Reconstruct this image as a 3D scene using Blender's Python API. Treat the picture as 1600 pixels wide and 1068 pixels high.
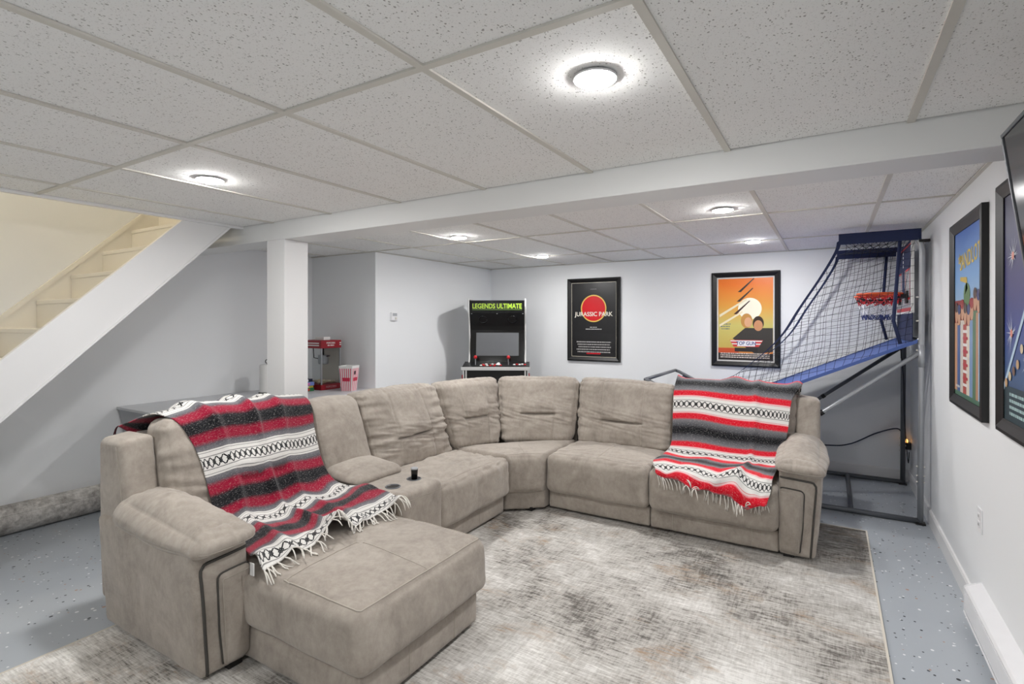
import bpy, bmesh, math, random
from mathutils import Vector, noise
from mathutils.bvhtree import BVHTree
random.seed(7)
for o in list(bpy.data.objects): bpy.data.objects.remove(o)
SC = bpy.context.scene
COL = SC.collection
PI = math.pi

# ------------------------------------------------------------------ camera
H = 2.148            # ceiling height
CH = 1.44            # camera height
YAW = .5451
cam = bpy.data.cameras.new('camera'); cam.sensor_width = 36; cam.lens = 821.8/1600*36
cam.shift_y = -30.86/1600; cam.clip_start = .02
camo = bpy.data.objects.new('camera', cam); COL.objects.link(camo)
camo.location = (0, 0, CH); camo.rotation_euler = (PI/2, 0, YAW)
SC.camera = camo
# ------------------------------------------------------------------ world, exposure
w = bpy.data.worlds.new('world'); SC.world = w; w.use_nodes = True
w.node_tree.nodes['Background'].inputs[0].default_value = (.9, .95, 1, 1)
w.node_tree.nodes['Background'].inputs[1].default_value = .05
vs = SC.view_settings
vs.view_transform = 'Standard'; vs.look = 'None'; vs.gamma = 1; vs.use_curve_mapping = False
vs.exposure = .60
LAMP_W = 29.0        # emission strength of the ceiling discs
STAIR_W = 8.5

# ------------------------------------------------------------------ room numbers
XR = .612; XL = -4.90; YB = 5.93; XB = -3.927; YA = 3.82; YF = -2.6
BY0, BY1, BZ = 2.333, 2.56, 2.026
XS = -3.79           # outer face of the stair stringer / ceiling edge
K = .958

# ------------------------------------------------------------------ materials
def lin(c):
    return tuple(((v/255)/12.92 if v/255 <= .04045 else ((v/255+.055)/1.055)**2.4) for v in c)
MATS = {}
class NT:
    def __init__(s, name):
        m = bpy.data.materials.new(name); m.use_nodes = True
        s.m = m; s.t = m.node_tree; s.b = s.t.nodes['Principled BSDF']; MATS[name] = m
    def n(s, typ, **kw):
        nd = s.t.nodes.new(typ)
        for k, v in kw.items():
            if k.startswith('i_'):
                nd.inputs[int(k[2:]) if k[2:].isdigit() else k[2:].replace('_', ' ')].default_value = v
            else: setattr(nd, k, v)
        return nd
    def l(s, a, b): s.t.links.new(a, b)
    def set(s, **kw):
        for k, v in kw.items():
            s.b.inputs[k.replace('_', ' ')].default_value = v
        return s
    def math(s, op, a, b=None, clamp=False):
        nd = s.t.nodes.new('ShaderNodeMath'); nd.operation = op; nd.use_clamp = clamp
        for i, v in enumerate((a, b)):
            if v is None: continue
            if isinstance(v, (int, float)): nd.inputs[i].default_value = v
            else: s.l(v, nd.inputs[i])
        return nd.outputs[0]
    def mix(s, fac, a, b, typ='MIX'):
        nd = s.t.nodes.new('ShaderNodeMix'); nd.data_type = 'RGBA'; nd.blend_type = typ
        for i, v in ((0, fac), (6, a), (7, b)):
            if isinstance(v, (int, float)): nd.inputs[i].default_value = v
            elif isinstance(v, tuple): nd.inputs[i].default_value = (*v[:3], 1)
            else: s.l(v, nd.inputs[i])
        return nd.outputs[2]
    def ramp(s, fac, stops, interp='LINEAR'):
        nd = s.t.nodes.new('ShaderNodeValToRGB'); e = nd.color_ramp.elements; nd.color_ramp.interpolation = interp
        while len(e) < len(stops): e.new(.5)
        for i, (p, c) in enumerate(stops):
            e[i].position = p; e[i].color = (*c, 1) if len(c) == 3 else c
        s.l(fac, nd.inputs[0]); return nd.outputs[0]
    def noise(s, vec, scale, detail=3, rough=.5, dist=0):
        nd = s.n('ShaderNodeTexNoise'); nd.inputs['Scale'].default_value = scale; nd.inputs['Detail'].default_value = detail
        nd.inputs['Roughness'].default_value = rough; nd.inputs['Distortion'].default_value = dist
        if vec is not None: s.l(vec, nd.inputs['Vector'])
        return nd.outputs[0]
    def mapping(s, vec, scale=(1,1,1), rot=(0,0,0)):
        nd = s.n('ShaderNodeMapping'); nd.inputs['Scale'].default_value = scale; nd.inputs['Rotation'].default_value = rot
        s.l(vec, nd.inputs['Vector']); return nd.outputs[0]
    def coord(s, which='Object'): return s.n('ShaderNodeTexCoord').outputs[which]
    def bump(s, h, strength=.3, dist=.01):
        nd = s.n('ShaderNodeBump'); nd.inputs['Strength'].default_value = strength; nd.inputs['Distance'].default_value = dist
        s.l(h, nd.inputs['Height']); s.l(nd.outputs[0], s.b.inputs['Normal'])
    def color(s, c): s.l(c, s.b.inputs['Base Color'])

def plain(name, rgb, rough=.5, metal=0, **kw):
    t = NT(name).set(Roughness=rough, Metallic=metal, **kw)
    v = t.coord(); n = t.noise(v, 9, 3)
    c = lin(rgb)
    t.color(t.mix(n, tuple(x*.94 for x in c), tuple(min(1, x*1.05) for x in c)))
    return t.m

def m_paint(name, rgb, rough=.55):
    t = NT(name).set(Roughness=rough); v = t.coord()
    c = lin(rgb); n = t.noise(v, 1.3, 4)
    t.color(t.mix(n, tuple(x*.965 for x in c), c))
    t.bump(t.noise(v, 160, 2), .06, .002); return t.m
M_WALL = m_paint('wall_paint', (241, 243, 245))
M_TRIM = m_paint('trim_paint', (238, 238, 238), .4)
M_BEAM = m_paint('beam_paint', (236, 237, 236), .5)
M_STAIR = m_paint('stair_paint', (238, 234, 224), .45)
M_PLAST = plain('white_plastic', (238, 238, 240), .35)
M_TEE = plain('tee_metal', (216, 213, 204), .5)
M_LTRIM = plain('light_metal', (214, 214, 212), .4)
M_GROOVE = plain('dark_gap', (40, 40, 40), .8)

def m_tile():
    t = NT('ceiling_tile').set(Roughness=.9)
    v = t.n('ShaderNodeVectorMath', operation='ADD')
    t.l(t.coord(), v.inputs[0])
    oi = t.n('ShaderNodeObjectInfo'); mul = t.math('MULTIPLY', oi.outputs['Random'], 37.0)
    t.l(mul, v.inputs[1]); vv = v.outputs[0]
    d = t.n('ShaderNodeTexNoise'); d.inputs['Scale'].default_value = 30; t.l(vv, d.inputs['Vector'])
    add = t.n('ShaderNodeMixRGB') if False else None
    dv = t.n('ShaderNodeVectorMath', operation='MULTIPLY_ADD'); t.l(d.outputs[1], dv.inputs[0])
    dv.inputs[1].default_value = (.02, .02, 0); t.l(vv, dv.inputs[2])
    vo = t.n('ShaderNodeTexVoronoi'); vo.inputs['Scale'].default_value = 135; t.l(t.mapping(dv.outputs[0], (1, .72, 1)), vo.inputs['Vector'])
    wn = t.n('ShaderNodeSeparateColor'); t.l(vo.outputs['Color'], wn.inputs[0])
    gate = t.math('GREATER_THAN', wn.outputs[0], .50)
    rad = t.math('MULTIPLY', wn.outputs[1], .30)
    pit = t.math('MULTIPLY', gate, t.math('LESS_THAN', vo.outputs['Distance'], t.math('ADD', rad, .06)))
    fine = t.noise(vv, 220, 2)
    pin = t.math('LESS_THAN', fine, .36)
    pits = t.math('MAXIMUM', pit, t.math('MULTIPLY', pin, .4))
    base = t.mix(t.noise(vv, 3, 2), lin((246, 246, 244)), lin((250, 250, 248)))
    t.color(t.mix(pits, base, lin((176, 174, 170))))  # pits coloured darker, part of their inner shade painted in beside the bump
    t.bump(t.math('SUBTRACT', 1.0, pits), .5, .004); return t.m
M_TILE = m_tile()

def m_floor():
    t = NT('epoxy_floor').set(Roughness=.32); v = t.coord()
    t.b.inputs['Specular IOR Level'].default_value = .45
    base = t.mix(t.noise(v, 1.2, 4), lin((168, 174, 181)), lin((182, 188, 194)))
    col = base
    for sc, th, lo in ((55, .90, .34), (34, .94, .3)):
        vo = t.n('ShaderNodeTexVoronoi'); vo.inputs['Scale'].default_value = sc; t.l(v, vo.inputs['Vector'])
        vo.voronoi_dimensions = '2D'
        se = t.n('ShaderNodeSeparateColor'); t.l(vo.outputs['Color'], se.inputs[0])
        g = t.math('MULTIPLY', t.math('GREATER_THAN', se.outputs[0], th), t.math('LESS_THAN', vo.outputs['Distance'], t.math('MULTIPLY', se.outputs[2], lo)))
        chip = t.ramp(se.outputs[1], [(0, lin((40, 42, 48))), (.45, lin((70, 74, 80))), (.46, lin((235, 236, 238))), (.9, lin((225, 225, 225))), (.91, lin((175, 140, 120)))], 'CONSTANT')
        col = t.mix(g, col, chip)
    t.color(col); t.bump(t.noise(v, 60, 2), .03, .003); return t.m
M_FLOOR = m_floor()

def m_suede(name='suede', a=(140, 132, 123), b=(163, 154, 144), c=(181, 173, 163)):
    t = NT(name).set(Roughness=.85); v = t.coord()
    t.b.inputs['Sheen Weight'].default_value = .25; t.b.inputs['Sheen Roughness'].default_value = .5
    t.b.inputs['Specular IOR Level'].default_value = .2
    n1 = t.noise(v, 4.2, 6, .72, .9); n2 = t.noise(t.mapping(v, (1.3, 1, .8)), 30, 5, .7)
    n = t.math('ADD', t.math('MULTIPLY', n1, .65), t.math('MULTIPLY', n2, .35))
    t.color(t.ramp(n, [(.33, lin(a)), (.5, lin(b)), (.68, lin(c))]))
    t.bump(t.math('ADD', t.noise(v, 420, 2), t.math('MULTIPLY', n2, .6)), .14, .003); return t.m
M_SUEDE = m_suede()
M_SEAM = plain('seam_thread', (176, 168, 157), .85)
M_PIPE = plain('charcoal_piping', (66, 64, 60), .7)
M_BLACK = plain('black_plastic', (18, 18, 19), .4)
M_BLACKG = plain('black_gloss', (10, 10, 11), .12)
M_FOOT = plain('foot_black', (22, 21, 20), .6)
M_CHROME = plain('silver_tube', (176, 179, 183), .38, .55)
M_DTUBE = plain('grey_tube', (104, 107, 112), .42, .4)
M_NAVY = plain('navy_cloth', (30, 41, 78), .8)
M_RAMP = plain('blue_cloth', (72, 96, 160), .6)
M_CORD = plain('net_cord', (22, 25, 36), .8)
M_WHITE = plain('white_print', (236, 236, 234), .5)
M_RED = plain('red_plastic', (206, 30, 40), .35)
M_DRED = plain('dark_red', (150, 18, 34), .4)
M_ORANGE = plain('orange_steel', (222, 92, 40), .4)
M_NETW = plain('net_white', (230, 232, 238), .7)
M_NETB = plain('net_blue', (52, 66, 120), .7)
M_LIME = plain('lime_print', (178, 214, 62), .5)
M_NAVYCORD = plain('blue_cable', (30, 40, 66), .5)
M_TABLE = plain('grey_laminate', (206, 208, 212), .4)
M_TSIDE = plain('grey_laminate_side', (176, 179, 184), .45)  # table sides: shade of the inward slope put into a darker grey

def m_rug(name, roll=False):
    t = NT(name).set(Roughness=.95); v = t.coord()
    t.b.inputs['Specular IOR Level'].default_value = .1
    n1 = t.noise(v, 1.6, 6, .62, .5)
    n2 = t.noise(t.mapping(v, (3, 20, 1)), 3.2, 5, .7)
    n3 = t.noise(t.mapping(v, (26, 4, 1)), 3.0, 4, .7)
    n4 = t.noise(t.mapping(v, (6, 95, 1)), 2.0, 3, .7)
    n5 = t.noise(t.mapping(v, (14, 130, 1)), 1.0, 2, .6)
    n = t.math('ADD', t.math('MULTIPLY', n1, .40), t.math('ADD', t.math('MULTIPLY', n2, .22), t.math('ADD', t.math('MULTIPLY', n3, .14), t.math('ADD', t.math('MULTIPLY', n4, .12), t.math('MULTIPLY', n5, .12)))))
    col = t.ramp(n, [(.39, lin((84, 82, 79))), (.44, lin((128, 124, 119))), (.475, lin((178, 174, 168))), (.525, lin((206, 203, 198))), (.585, lin((236, 234, 230)))])
    br = t.math('MULTIPLY', t.ramp(t.noise(t.mapping(v, (1, 1.8, 1)), 2.3, 5, .7, .8), [(.54, (0,0,0)), (.66, (1,1,1))]), t.ramp(n2, [(.42, (0,0,0)), (.58, (1,1,1))]))
    if roll:
        nr = t.math('ADD', t.math('MULTIPLY', t.noise(v, 7, 5, .7), .6), t.math('MULTIPLY', t.noise(v, 34, 4, .7), .4))
        col = t.ramp(nr, [(.36, lin((134, 130, 126))), (.48, lin((180, 176, 171))), (.62, lin((224, 221, 216)))])
    if not roll:
        col = t.mix(t.math('MULTIPLY', br, .75), col, lin((158, 128, 96)))
        # darker, patchy border along the far edge of the pattern
        sep = t.n('ShaderNodeSeparateXYZ'); t.l(v, sep.inputs[0])
        e = t.math('ADD', sep.outputs[1], t.math('MULTIPLY', t.math('SUBTRACT', n1, .5), 2.2))
        bd = t.ramp(t.math('SUBTRACT', e, 1.25), [(0, (0,0,0)), (.45, (1,1,1))])
        col = t.mix(t.math('MULTIPLY', bd, t.ramp(n2, [(.36, (.9,.9,.9)), (.60, (.35,.35,.35))])), col, lin((78, 75, 72)))
    t.color(col); t.bump(t.math('ADD', n4, t.noise(v, 260, 2)), .4, .006); return t.m
M_RUG = m_rug('rug_pile'); M_ROLL = m_rug('rolled_pile', True)
M_RUGEDGE = plain('rug_binding', (214, 208, 196), .9)
M_RUGFR = plain('rug_fringe', (206, 200, 188), .9)

def m_blanket(name, red, dark_first):
    t = NT(name).set(Roughness=.95); uv = t.coord('UV')
    t.b.inputs['Specular IOR Level'].default_value = .08; t.b.inputs['Sheen Weight'].default_value = .2
    sep = t.n('ShaderNodeSeparateXYZ'); t.l(uv, sep.inputs[0]); U, V = sep.outputs[0], sep.outputs[1]
    weave = t.noise(t.mapping(uv, (60, 330, 1)), 1.0, 3, .7)
    V2 = t.math('ADD', V, t.math('MULTIPLY', t.math('SUBTRACT', weave, .5), .030))
    f = t.math('FRACT', t.math('DIVIDE', V, .39)); f2 = t.math('FRACT', t.math('DIVIDE', V2, .39))
    mid = t.math('LESS_THAN', t.math('ABSOLUTE', t.math('SUBTRACT', f, .5)), .30)
    f2 = t.math('ADD', t.math('MULTIPLY', mid, f2), t.math('MULTIPLY', t.math('SUBTRACT', 1.0, mid), f))
    W = lin((226, 224, 220)); G = lin((120, 120, 124)); D = lin((34, 34, 38)); B = lin((20, 22, 26)); R = lin(red)
    P = lin((238, 150, 158)) if not dark_first else lin((190, 110, 125))
    if dark_first:
        half = [(0, W), (.075, W), (.083, B), (.092, W), (.135, W), (.140, B), (.146, W), (.165, W), (.170, B), (.176, G), (.235, lin((92,92,98))), (.285, R), (.375, R), (.43, D), (.5, B)]
    else:
        half = [(0, W), (.075, W), (.083, lin((30,60,52))), (.092, W), (.150, W), (.155, R), (.162, W), (.178, P), (.19, R), (.275, R), (.31, G), (.40, lin((84,86,90))), (.45, D), (.5, B)]
    stops = half + [(1-p, c) for p, c in reversed(half[:-1])]
    col = t.ramp(f2, stops)
    # openwork diamond band, centred on the repeat
    fc = t.math('ABSOLUTE', t.math('SUBTRACT', t.math('FRACT', t.math('ADD', f, .5)), .5))   # 0 at band centre
    vv = t.math('DIVIDE', fc, .07)
    tri = t.math('ABSOLUTE', t.math('SUBTRACT', t.math('FRACT', t.math('MULTIPLY', U, 27.0)), .5))
    tri = t.math('MULTIPLY', tri, 2.0)
    d1 = t.math('ABSOLUTE', t.math('SUBTRACT', tri, vv))
    ring = t.math('LESS_THAN', t.math('ABSOLUTE', t.math('SUBTRACT', t.math('ADD', tri, vv), .45)), .16)
    ln = t.math('MAXIMUM', t.math('LESS_THAN', d1, .20), ring)
    ln = t.math('MULTIPLY', ln, t.math('LESS_THAN', vv, .95))
    col = t.mix(ln, col, B)
    # mottled yarn
    fleck = t.noise(t.mapping(uv, (75, 230, 1)), 1.0, 3, .85)
    isw = t.ramp(fleck, [(.57, (0,0,0)), (.68, (1,1,1))])
    col = t.mix(t.math('MULTIPLY', isw, .55), col, W)
    dk = t.ramp(fleck, [(.30, (1,1,1)), (.40, (0,0,0))])
    col = t.mix(t.math('MULTIPLY', dk, .45), col, D)
    t.color(col); t.bump(t.math('ADD', weave, fleck), .5, .004); return t.m
M_BLK_M = m_blanket('maroon_blanket', (150, 22, 52), True)
M_BLK_R = m_blanket('red_blanket', (214, 22, 44), False)
M_FRINGE = plain('wool_fringe', (226, 222, 214), .95)
M_FRINGED = plain('dark_fringe', (70, 26, 36), .95)

def m_emit(name, rgb, s):
    t = NT(name); t.b.inputs['Emission Color'].default_value = (*rgb, 1); t.b.inputs['Emission Strength'].default_value = s
    t.set(Roughness=.5); t.color(t.mix(t.noise(t.coord(), 3), (.9,.9,.9), (.92,.92,.92))); return t.m
M_LED = m_emit('led_diffuser', (1, .985, .97), LAMP_W*10)
M_WARM = m_emit('warm_globe', (1, .82, .55), STAIR_W*10)
M_PILOT = m_emit('pilot_light', (1, .45, .1), 2.0)
M_SCREEN = NT('screen_glass').set(Roughness=.22, Metallic=.0).m
_t = NT('screen_face').set(Roughness=.25); _t.color(_t.mix(_t.noise(_t.coord(), 2), lin((92,94,98)), lin((104,106,110)))); M_SCREEN = _t.m
_t = NT('tv_glass').set(Roughness=.12); _t.color(_t.mix(_t.noise(_t.coord(), 2), lin((14,14,15)), lin((18,18,19)))); M_TV = _t.m
_t = NT('clear_acrylic').set(Roughness=.05); _t.b.inputs['Transmission Weight'].default_value = 1; _t.b.inputs['IOR'].default_value = 1.15
_t.color(_t.mix(_t.noise(_t.coord(), 2), (.93,.95,.95), (.96,.97,.97))); M_GLASS = _t.m
_t = NT('backboard_clear').set(Roughness=.2); _t.b.inputs['Transmission Weight'].default_value = .55
_t.color(_t.mix(_t.noise(_t.coord(), 2), (.78,.8,.83), (.84,.85,.87))); M_BOARD = _t.m

# ------------------------------------------------------------------ mesh helpers
class MB:
    def __init__(s): s.v = []; s.f = []; s.mi = []; s.cur = 0
    def add(s, vs, fs):
        b = len(s.v); s.v += [tuple(p) for p in vs]
        for f in fs: s.f.append(tuple(i+b for i in f)); s.mi.append(s.cur)
        return s
    def box(s, x0, x1, y0, y1, z0, z1, bev=0):
        if x0 > x1: x0, x1 = x1, x0
        if y0 > y1: y0, y1 = y1, y0
        if z0 > z1: z0, z1 = z1, z0
        if bev:
            bm = bmesh.new(); bmesh.ops.create_cube(bm, size=1)
            for v in bm.verts: v.co = Vector(((x0+x1)/2+v.co.x*(x1-x0), (y0+y1)/2+v.co.y*(y1-y0), (z0+z1)/2+v.co.z*(z1-z0)))
            bmesh.ops.bevel(bm, geom=bm.edges[:], offset=bev, segments=2, profile=.5, affect='EDGES')
            bm.verts.index_update(); r = s.add([v.co.copy() for v in bm.verts], [[v.index for v in f.verts] for f in bm.faces]); bm.free(); return r
        return s.add([(x0,y0,z0),(x1,y0,z0),(x1,y1,z0),(x0,y1,z0),(x0,y0,z1),(x1,y0,z1),(x1,y1,z1),(x0,y1,z1)],
                     [(0,3,2,1),(4,5,6,7),(0,1,5,4),(1,2,6,5),(2,3,7,6),(3,0,4,7)])
    def prism(s, poly, axis, a, b):
        """polygon of 2D points extruded along an axis ('x': points are y,z; 'y': x,z; 'z': x,y)"""
        n = len(poly)
        def P(p, t): return (t, p[0], p[1]) if axis == 'x' else (p[0], t, p[1]) if axis == 'y' else (p[0], p[1], t)
        ar = sum(poly[i][0]*poly[(i+1) % n][1]-poly[(i+1) % n][0]*poly[i][1] for i in range(n))
        if (ar < 0) != (axis == 'y'): poly = poly[::-1]
        lo, hi = min(a, b), max(a, b)
        return s.add([P(p, lo) for p in poly]+[P(p, hi) for p in poly],
                     [tuple(range(n))[::-1], tuple(range(n, 2*n))]+[(i, (i+1) % n, n+(i+1) % n, n+i) for i in range(n)])
    def tube(s, pts, r, k=8, cap=True):
        pts = [Vector(p) for p in pts]; n = len(pts); rs = r if isinstance(r, (list, tuple)) else [r]*n
        vs = []; up = None
        for i, p in enumerate(pts):
            d = (pts[min(i+1, n-1)]-pts[max(i-1, 0)])
            d = d.normalized() if d.length > 1e-9 else Vector((0,0,1))
            if up is None:
                up = Vector((0,0,1)) if abs(d.z) < .9 else Vector((1,0,0))
            a = d.cross(up)
            if a.length < 1e-6: a = d.orthogonal()
            a.normalize(); b = a.cross(d); up = b
            for j in range(k):
                t = 2*PI*j/k; vs.append(p+(a*math.cos(t)+b*math.sin(t))*rs[i])
        fs = [(i*k+j, (i+1)*k+j, (i+1)*k+(j+1) % k, i*k+(j+1) % k) for i in range(n-1) for j in range(k)]
        if cap: fs += [tuple(range(k)), tuple((n-1)*k+j for j in range(k))[::-1]]
        return s.add(vs, fs)
    def lathe(s, prof, cx, cy, k=24, z0=0):
        n = len(prof); vs = []
        for r, z in prof:
            for j in range(k): t = 2*PI*j/k; vs.append((cx+r*math.cos(t), cy+r*math.sin(t), z0+z))
        fs = [(i*k+j, i*k+(j+1) % k, (i+1)*k+(j+1) % k, (i+1)*k+j) for i in range(n-1) for j in range(k)]
        if prof[0][0] > 1e-5: fs.append(tuple(range(k))[::-1])
        if prof[-1][0] > 1e-5: fs.append(tuple((n-1)*k+j for j in range(k)))
        return s.add(vs, fs)
    def build(s, name, mats, parent=None, smooth=False, world=True):
        me = bpy.data.meshes.new(name)
        off = Vector((0,0,0))
        if parent is not None and world:
            q = parent
            while q is not None: off += Vector(q.location); q = q.parent
        me.from_pydata([Vector(p)-off for p in s.v], [], s.f)
        if not isinstance(mats, (list, tuple)): mats = [mats]
        for m in mats: me.materials.append(m)
        if len(mats) > 1: me.polygons.foreach_set('material_index', s.mi)
        if smooth: me.polygons.foreach_set('use_smooth', [True]*len(me.polygons))
        me.update()
        o = bpy.data.objects.new(name, me); COL.objects.link(o); o.parent = parent
        return o
def autosmooth(o, ang=40):
    bm = bmesh.new(); bm.from_mesh(o.data)
    for e in bm.edges:
        if len(e.link_faces) == 2 and e.calc_face_angle(0) > math.radians(ang): e.smooth = False
    for f in bm.faces: f.smooth = True
    bm.to_mesh(o.data); bm.free(); return o
def tag(o, label, cat=None, group=None, kind=None):
    o['label'] = label
    if cat: o['category'] = cat
    if group: o['group'] = group
    if kind: o['kind'] = kind
    return o
def thing(name, label, cat, loc=(0,0,0), rotz=0, group=None):
    o = bpy.data.objects.new(name, None); COL.objects.link(o); o.empty_display_size = .1
    o.location = loc; o.rotation_euler = (0,0,rotz); tag(o, label, cat, group); return o
def struct(o, label): o['kind'] = 'structure'; o['label'] = label; return o

def text_polys(txt, size, sx=1.0, bold=0.0):
    """2D triangles of a line of text, centred on the origin; returns verts, faces"""
    cu = bpy.data.curves.new('t', 'FONT'); cu.body = txt; cu.size = size; cu.align_x = 'CENTER'; cu.align_y = 'CENTER'; cu.resolution_u = 3
    cu.offset = bold
    ob = bpy.data.objects.new('t', cu); COL.objects.link(ob)
    dg = bpy.context.evaluated_depsgraph_get(); me = ob.evaluated_get(dg).to_mesh()
    vs = [(v.co.x*sx, v.co.y) for v in me.vertices]; fs = [tuple(p.vertices) for p in me.polygons]
    ob.evaluated_get(dg).to_mesh_clear(); bpy.data.objects.remove(ob); bpy.data.curves.remove(cu)
    return vs, fs
def disc(cx, cy, r, n=40, ry=None): return [(cx+r*math.cos(2*PI*i/n), cy+(ry or r)*math.sin(2*PI*i/n)) for i in range(n)]

# ================================================================== THE ROOM
# floor
fl = MB().box(XL-.1, XR+.1, YF-.1, YB+.1, -.1, 0).build('floor', M_FLOOR); struct(fl, 'blue-grey epoxy floor with scattered paint flakes')
# walls
struct(MB().box(XR, XR+.1, YF, YB, 0, H+.1).build('wall_right', M_WALL), 'white painted wall with two posters and a television')
struct(MB().box(XB-.1, XR+.1, YB, YB+.1, 0, H+.1).build('wall_back', M_WALL), 'white painted back wall with two posters')
struct(MB().box(XL-.1, XL, YF, YA+.1, 0, 4.4).build('wall_left', M_WALL), 'white wall under and beside the staircase')
struct(MB().box(XL, XB, YA, YA+.1, 0, H+.1).box(XB-.1, XB, YA+.1, YB, 0, H+.1).build('wall_recess', M_WALL), 'projecting white wall corner with the thermostat')
struct(MB().box(XL-.1, XR+.1, YF-.1, YF, 0, 4.4).build('wall_front', M_WALL), 'white wall behind the camera')
# stairwell shell above the ceiling
struct(MB().box(XS+.02, XS+.12, -1.0, 3.6, H+.06, 4.4).build('wall_stairwell', M_WALL), 'upper stairwell wall')
struct(MB().box(XL, XS+.12, -1.1, -1.0, H+.06, 4.4).box(XL, XS+.12, 3.6, 3.7, H+.1, 4.4).build('wall_stairwell_end', M_WALL), 'upper stairwell end walls')
struct(MB().box(XL-.1, XS+.12, -1.1, 3.7, 4.4, 4.5).build('ceiling_stairwell', M_WALL), 'upper stairwell ceiling')
# beam
struct(MB().box(XL, XR, BY0, BY1, BZ, H+.1, .004).build('beam', M_BEAM), 'white boxed beam crossing the ceiling')
# post
struct(MB().box(-3.488, -3.286, BY0, 2.528, 0, BZ, .004).build('post', M_TRIM), 'square white post under the beam')
# baseboards
def base_profile(x): return None
bb = MB()
bb.prism([(XR-.016, 0), (XR, 0), (XR, .105), (XR-.010, .105), (XR-.016, .095)], 'y', 3.22, YB); struct(bb.build('baseboard_right', M_TRIM), 'white baseboard along the right wall')
bb = MB(); bb.prism([(YB-.016, 0), (YB, 0), (YB, .105), (YB-.010, .105), (YB-.016, .095)], 'x', XB, XR-.016); struct(bb.build('baseboard_back', M_TRIM), 'white baseboard along the back wall')
bb = MB(); bb.prism([(XB+.014, 0), (XB, 0), (XB, .10), (XB+.010, .10), (XB+.014, .09)], 'y', YA, YB-.016); struct(bb.build('baseboard_recess', M_TRIM), 'white baseboard below the thermostat wall')

# ---- ceiling: slab, tees and tiles
ceil = MB().box(XS, XR+.1, YF, BY0, H+.06, H+.1).box(XL-.1, XR+.1, BY1, YB+.1, H+.06, H+.1).build('ceiling', M_TRIM)
struct(ceil, 'suspended ceiling of white mineral tiles')
xl = [.243-.61*i for i in range(8)]                # cross lines
TILE = {}
def tile(x0, x1, y0, y1):
    w_, d_ = x1-x0, y1-y0
    key = (round(w_, 3), round(d_, 3))
    if key not in TILE:
        m = MB().box(-w_/2, w_/2, -d_/2, d_/2, 0, .014, .002); o = m.build('ceiling_tile', M_TILE, ceil, world=False); TILE[key] = o.data
    else:
        o = bpy.data.objects.new('ceiling_tile', TILE[key]); COL.objects.link(o); o.parent = ceil
    o.location = ((x0+x1)/2, (y0+y1)/2, H+.006+random.uniform(0, .002))
    o.rotation_euler = (random.uniform(-.001, .001), random.uniform(-.001, .001), 0)
def tee(name, x0, x1, y0, y1):
    MB().box(x0, x1, y0, y1, H, H+.007).build(name, M_TEE, ceil)
T = .012
def grid(xmin, xmax, ys, skip=None):
    xs = [xmin]+sorted(x for x in xl+[xl[-1]-.61] if xmin+.03 < x < xmax-.03)+[xmax]
    for j in range(len(ys)-1):
        for i in range(len(xs)-1):
            if skip and skip((xs[i]+xs[i+1])/2, (ys[j]+ys[j+1])/2): continue
            tile(xs[i]+.004, xs[i+1]-.004, ys[j]+.004, ys[j+1]-.004)
        for x in xs[1:-1]:
            if skip and skip(x, (ys[j]+ys[j+1])/2): continue
            tee('cross_tee', x-T, x+T, ys[j]+(T if j else 0), ys[j+1]-(T if j < len(ys)-2 else 0))
    for j, y in enumerate(ys[1:-1]):
        x0_ = XB if (skip and y > YA-.1) else xmin
        tee('main_tee', x0_, xmax, y-T, y+T)
    return xs
grid(XS, XR, [YF, -1.312, -.092, 1.128, BY0])
grid(XL, XR, [BY1, 3.806, 5.045, YB], skip=lambda x, y: x < XB and y > YA)
for nm, a in (('wall_angle', (XR-.018, XR, YF, BY0)), ('wall_angle', (XR-.018, XR, BY1, YB)), ('wall_angle', (XB, XR, YB-.018, YB)), ('wall_angle', (XB, XB+.018, YA, YB)), ('wall_angle', (XL, XB, YA-.018, YA))):
    MB().box(*a, H-.001, H+.004).build(nm, M_TEE, ceil)
# edge trim of the stair opening
struct(MB().box(XS-.012, XS+.022, -1.0, BY0, H-.012, H+.12, .003).build('trim_1', M_TRIM), 'white trim strip along the stair opening')

# ---- recessed lights
def downlight(x, y, label):
    t = thing('recessed_light', label, 'ceiling light', (x, y, H), 0, 'round recessed ceiling lights')
    m = MB(); m.lathe([(.060, .004), (.060, -.0025), (.0615, -.003), (.063, -.002), (.0635, .0), (.0635, .003)], x, y, 40, H-.0005)
    autosmooth(m.build('trim_ring', M_PLAST, t))
    m = MB(); m.lathe([(.0, -.0105), (.030, -.010), (.050, -.008), (.058, -.005), (.060, -.003), (.060, .001), (0, .001)], x, y, 40, H-.0005)
    m.build('diffuser', M_LED, t)
for x, y, lb in ((-.587, 1.434, 'large bright recessed light nearest the camera, in front of the beam'), (-2.644, 1.46, 'recessed light in the ceiling near the stair opening'),
              (-.585, 3.532, 'recessed light just behind the beam, to the right, above the red striped blanket'), (-.587, 5.06, 'recessed light near the back wall, above the orange poster'),
              (-2.66, 5.02, 'recessed light near the back wall, left of the black poster'), (-2.66, 3.532, 'recessed light just behind the beam, to the left, before the arcade cabinet'),
              (-.587, -.62, 'recessed light behind the camera on the right'), (-2.644, -.62, 'recessed light behind the camera on the left')):
    downlight(x, y, lb)

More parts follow.
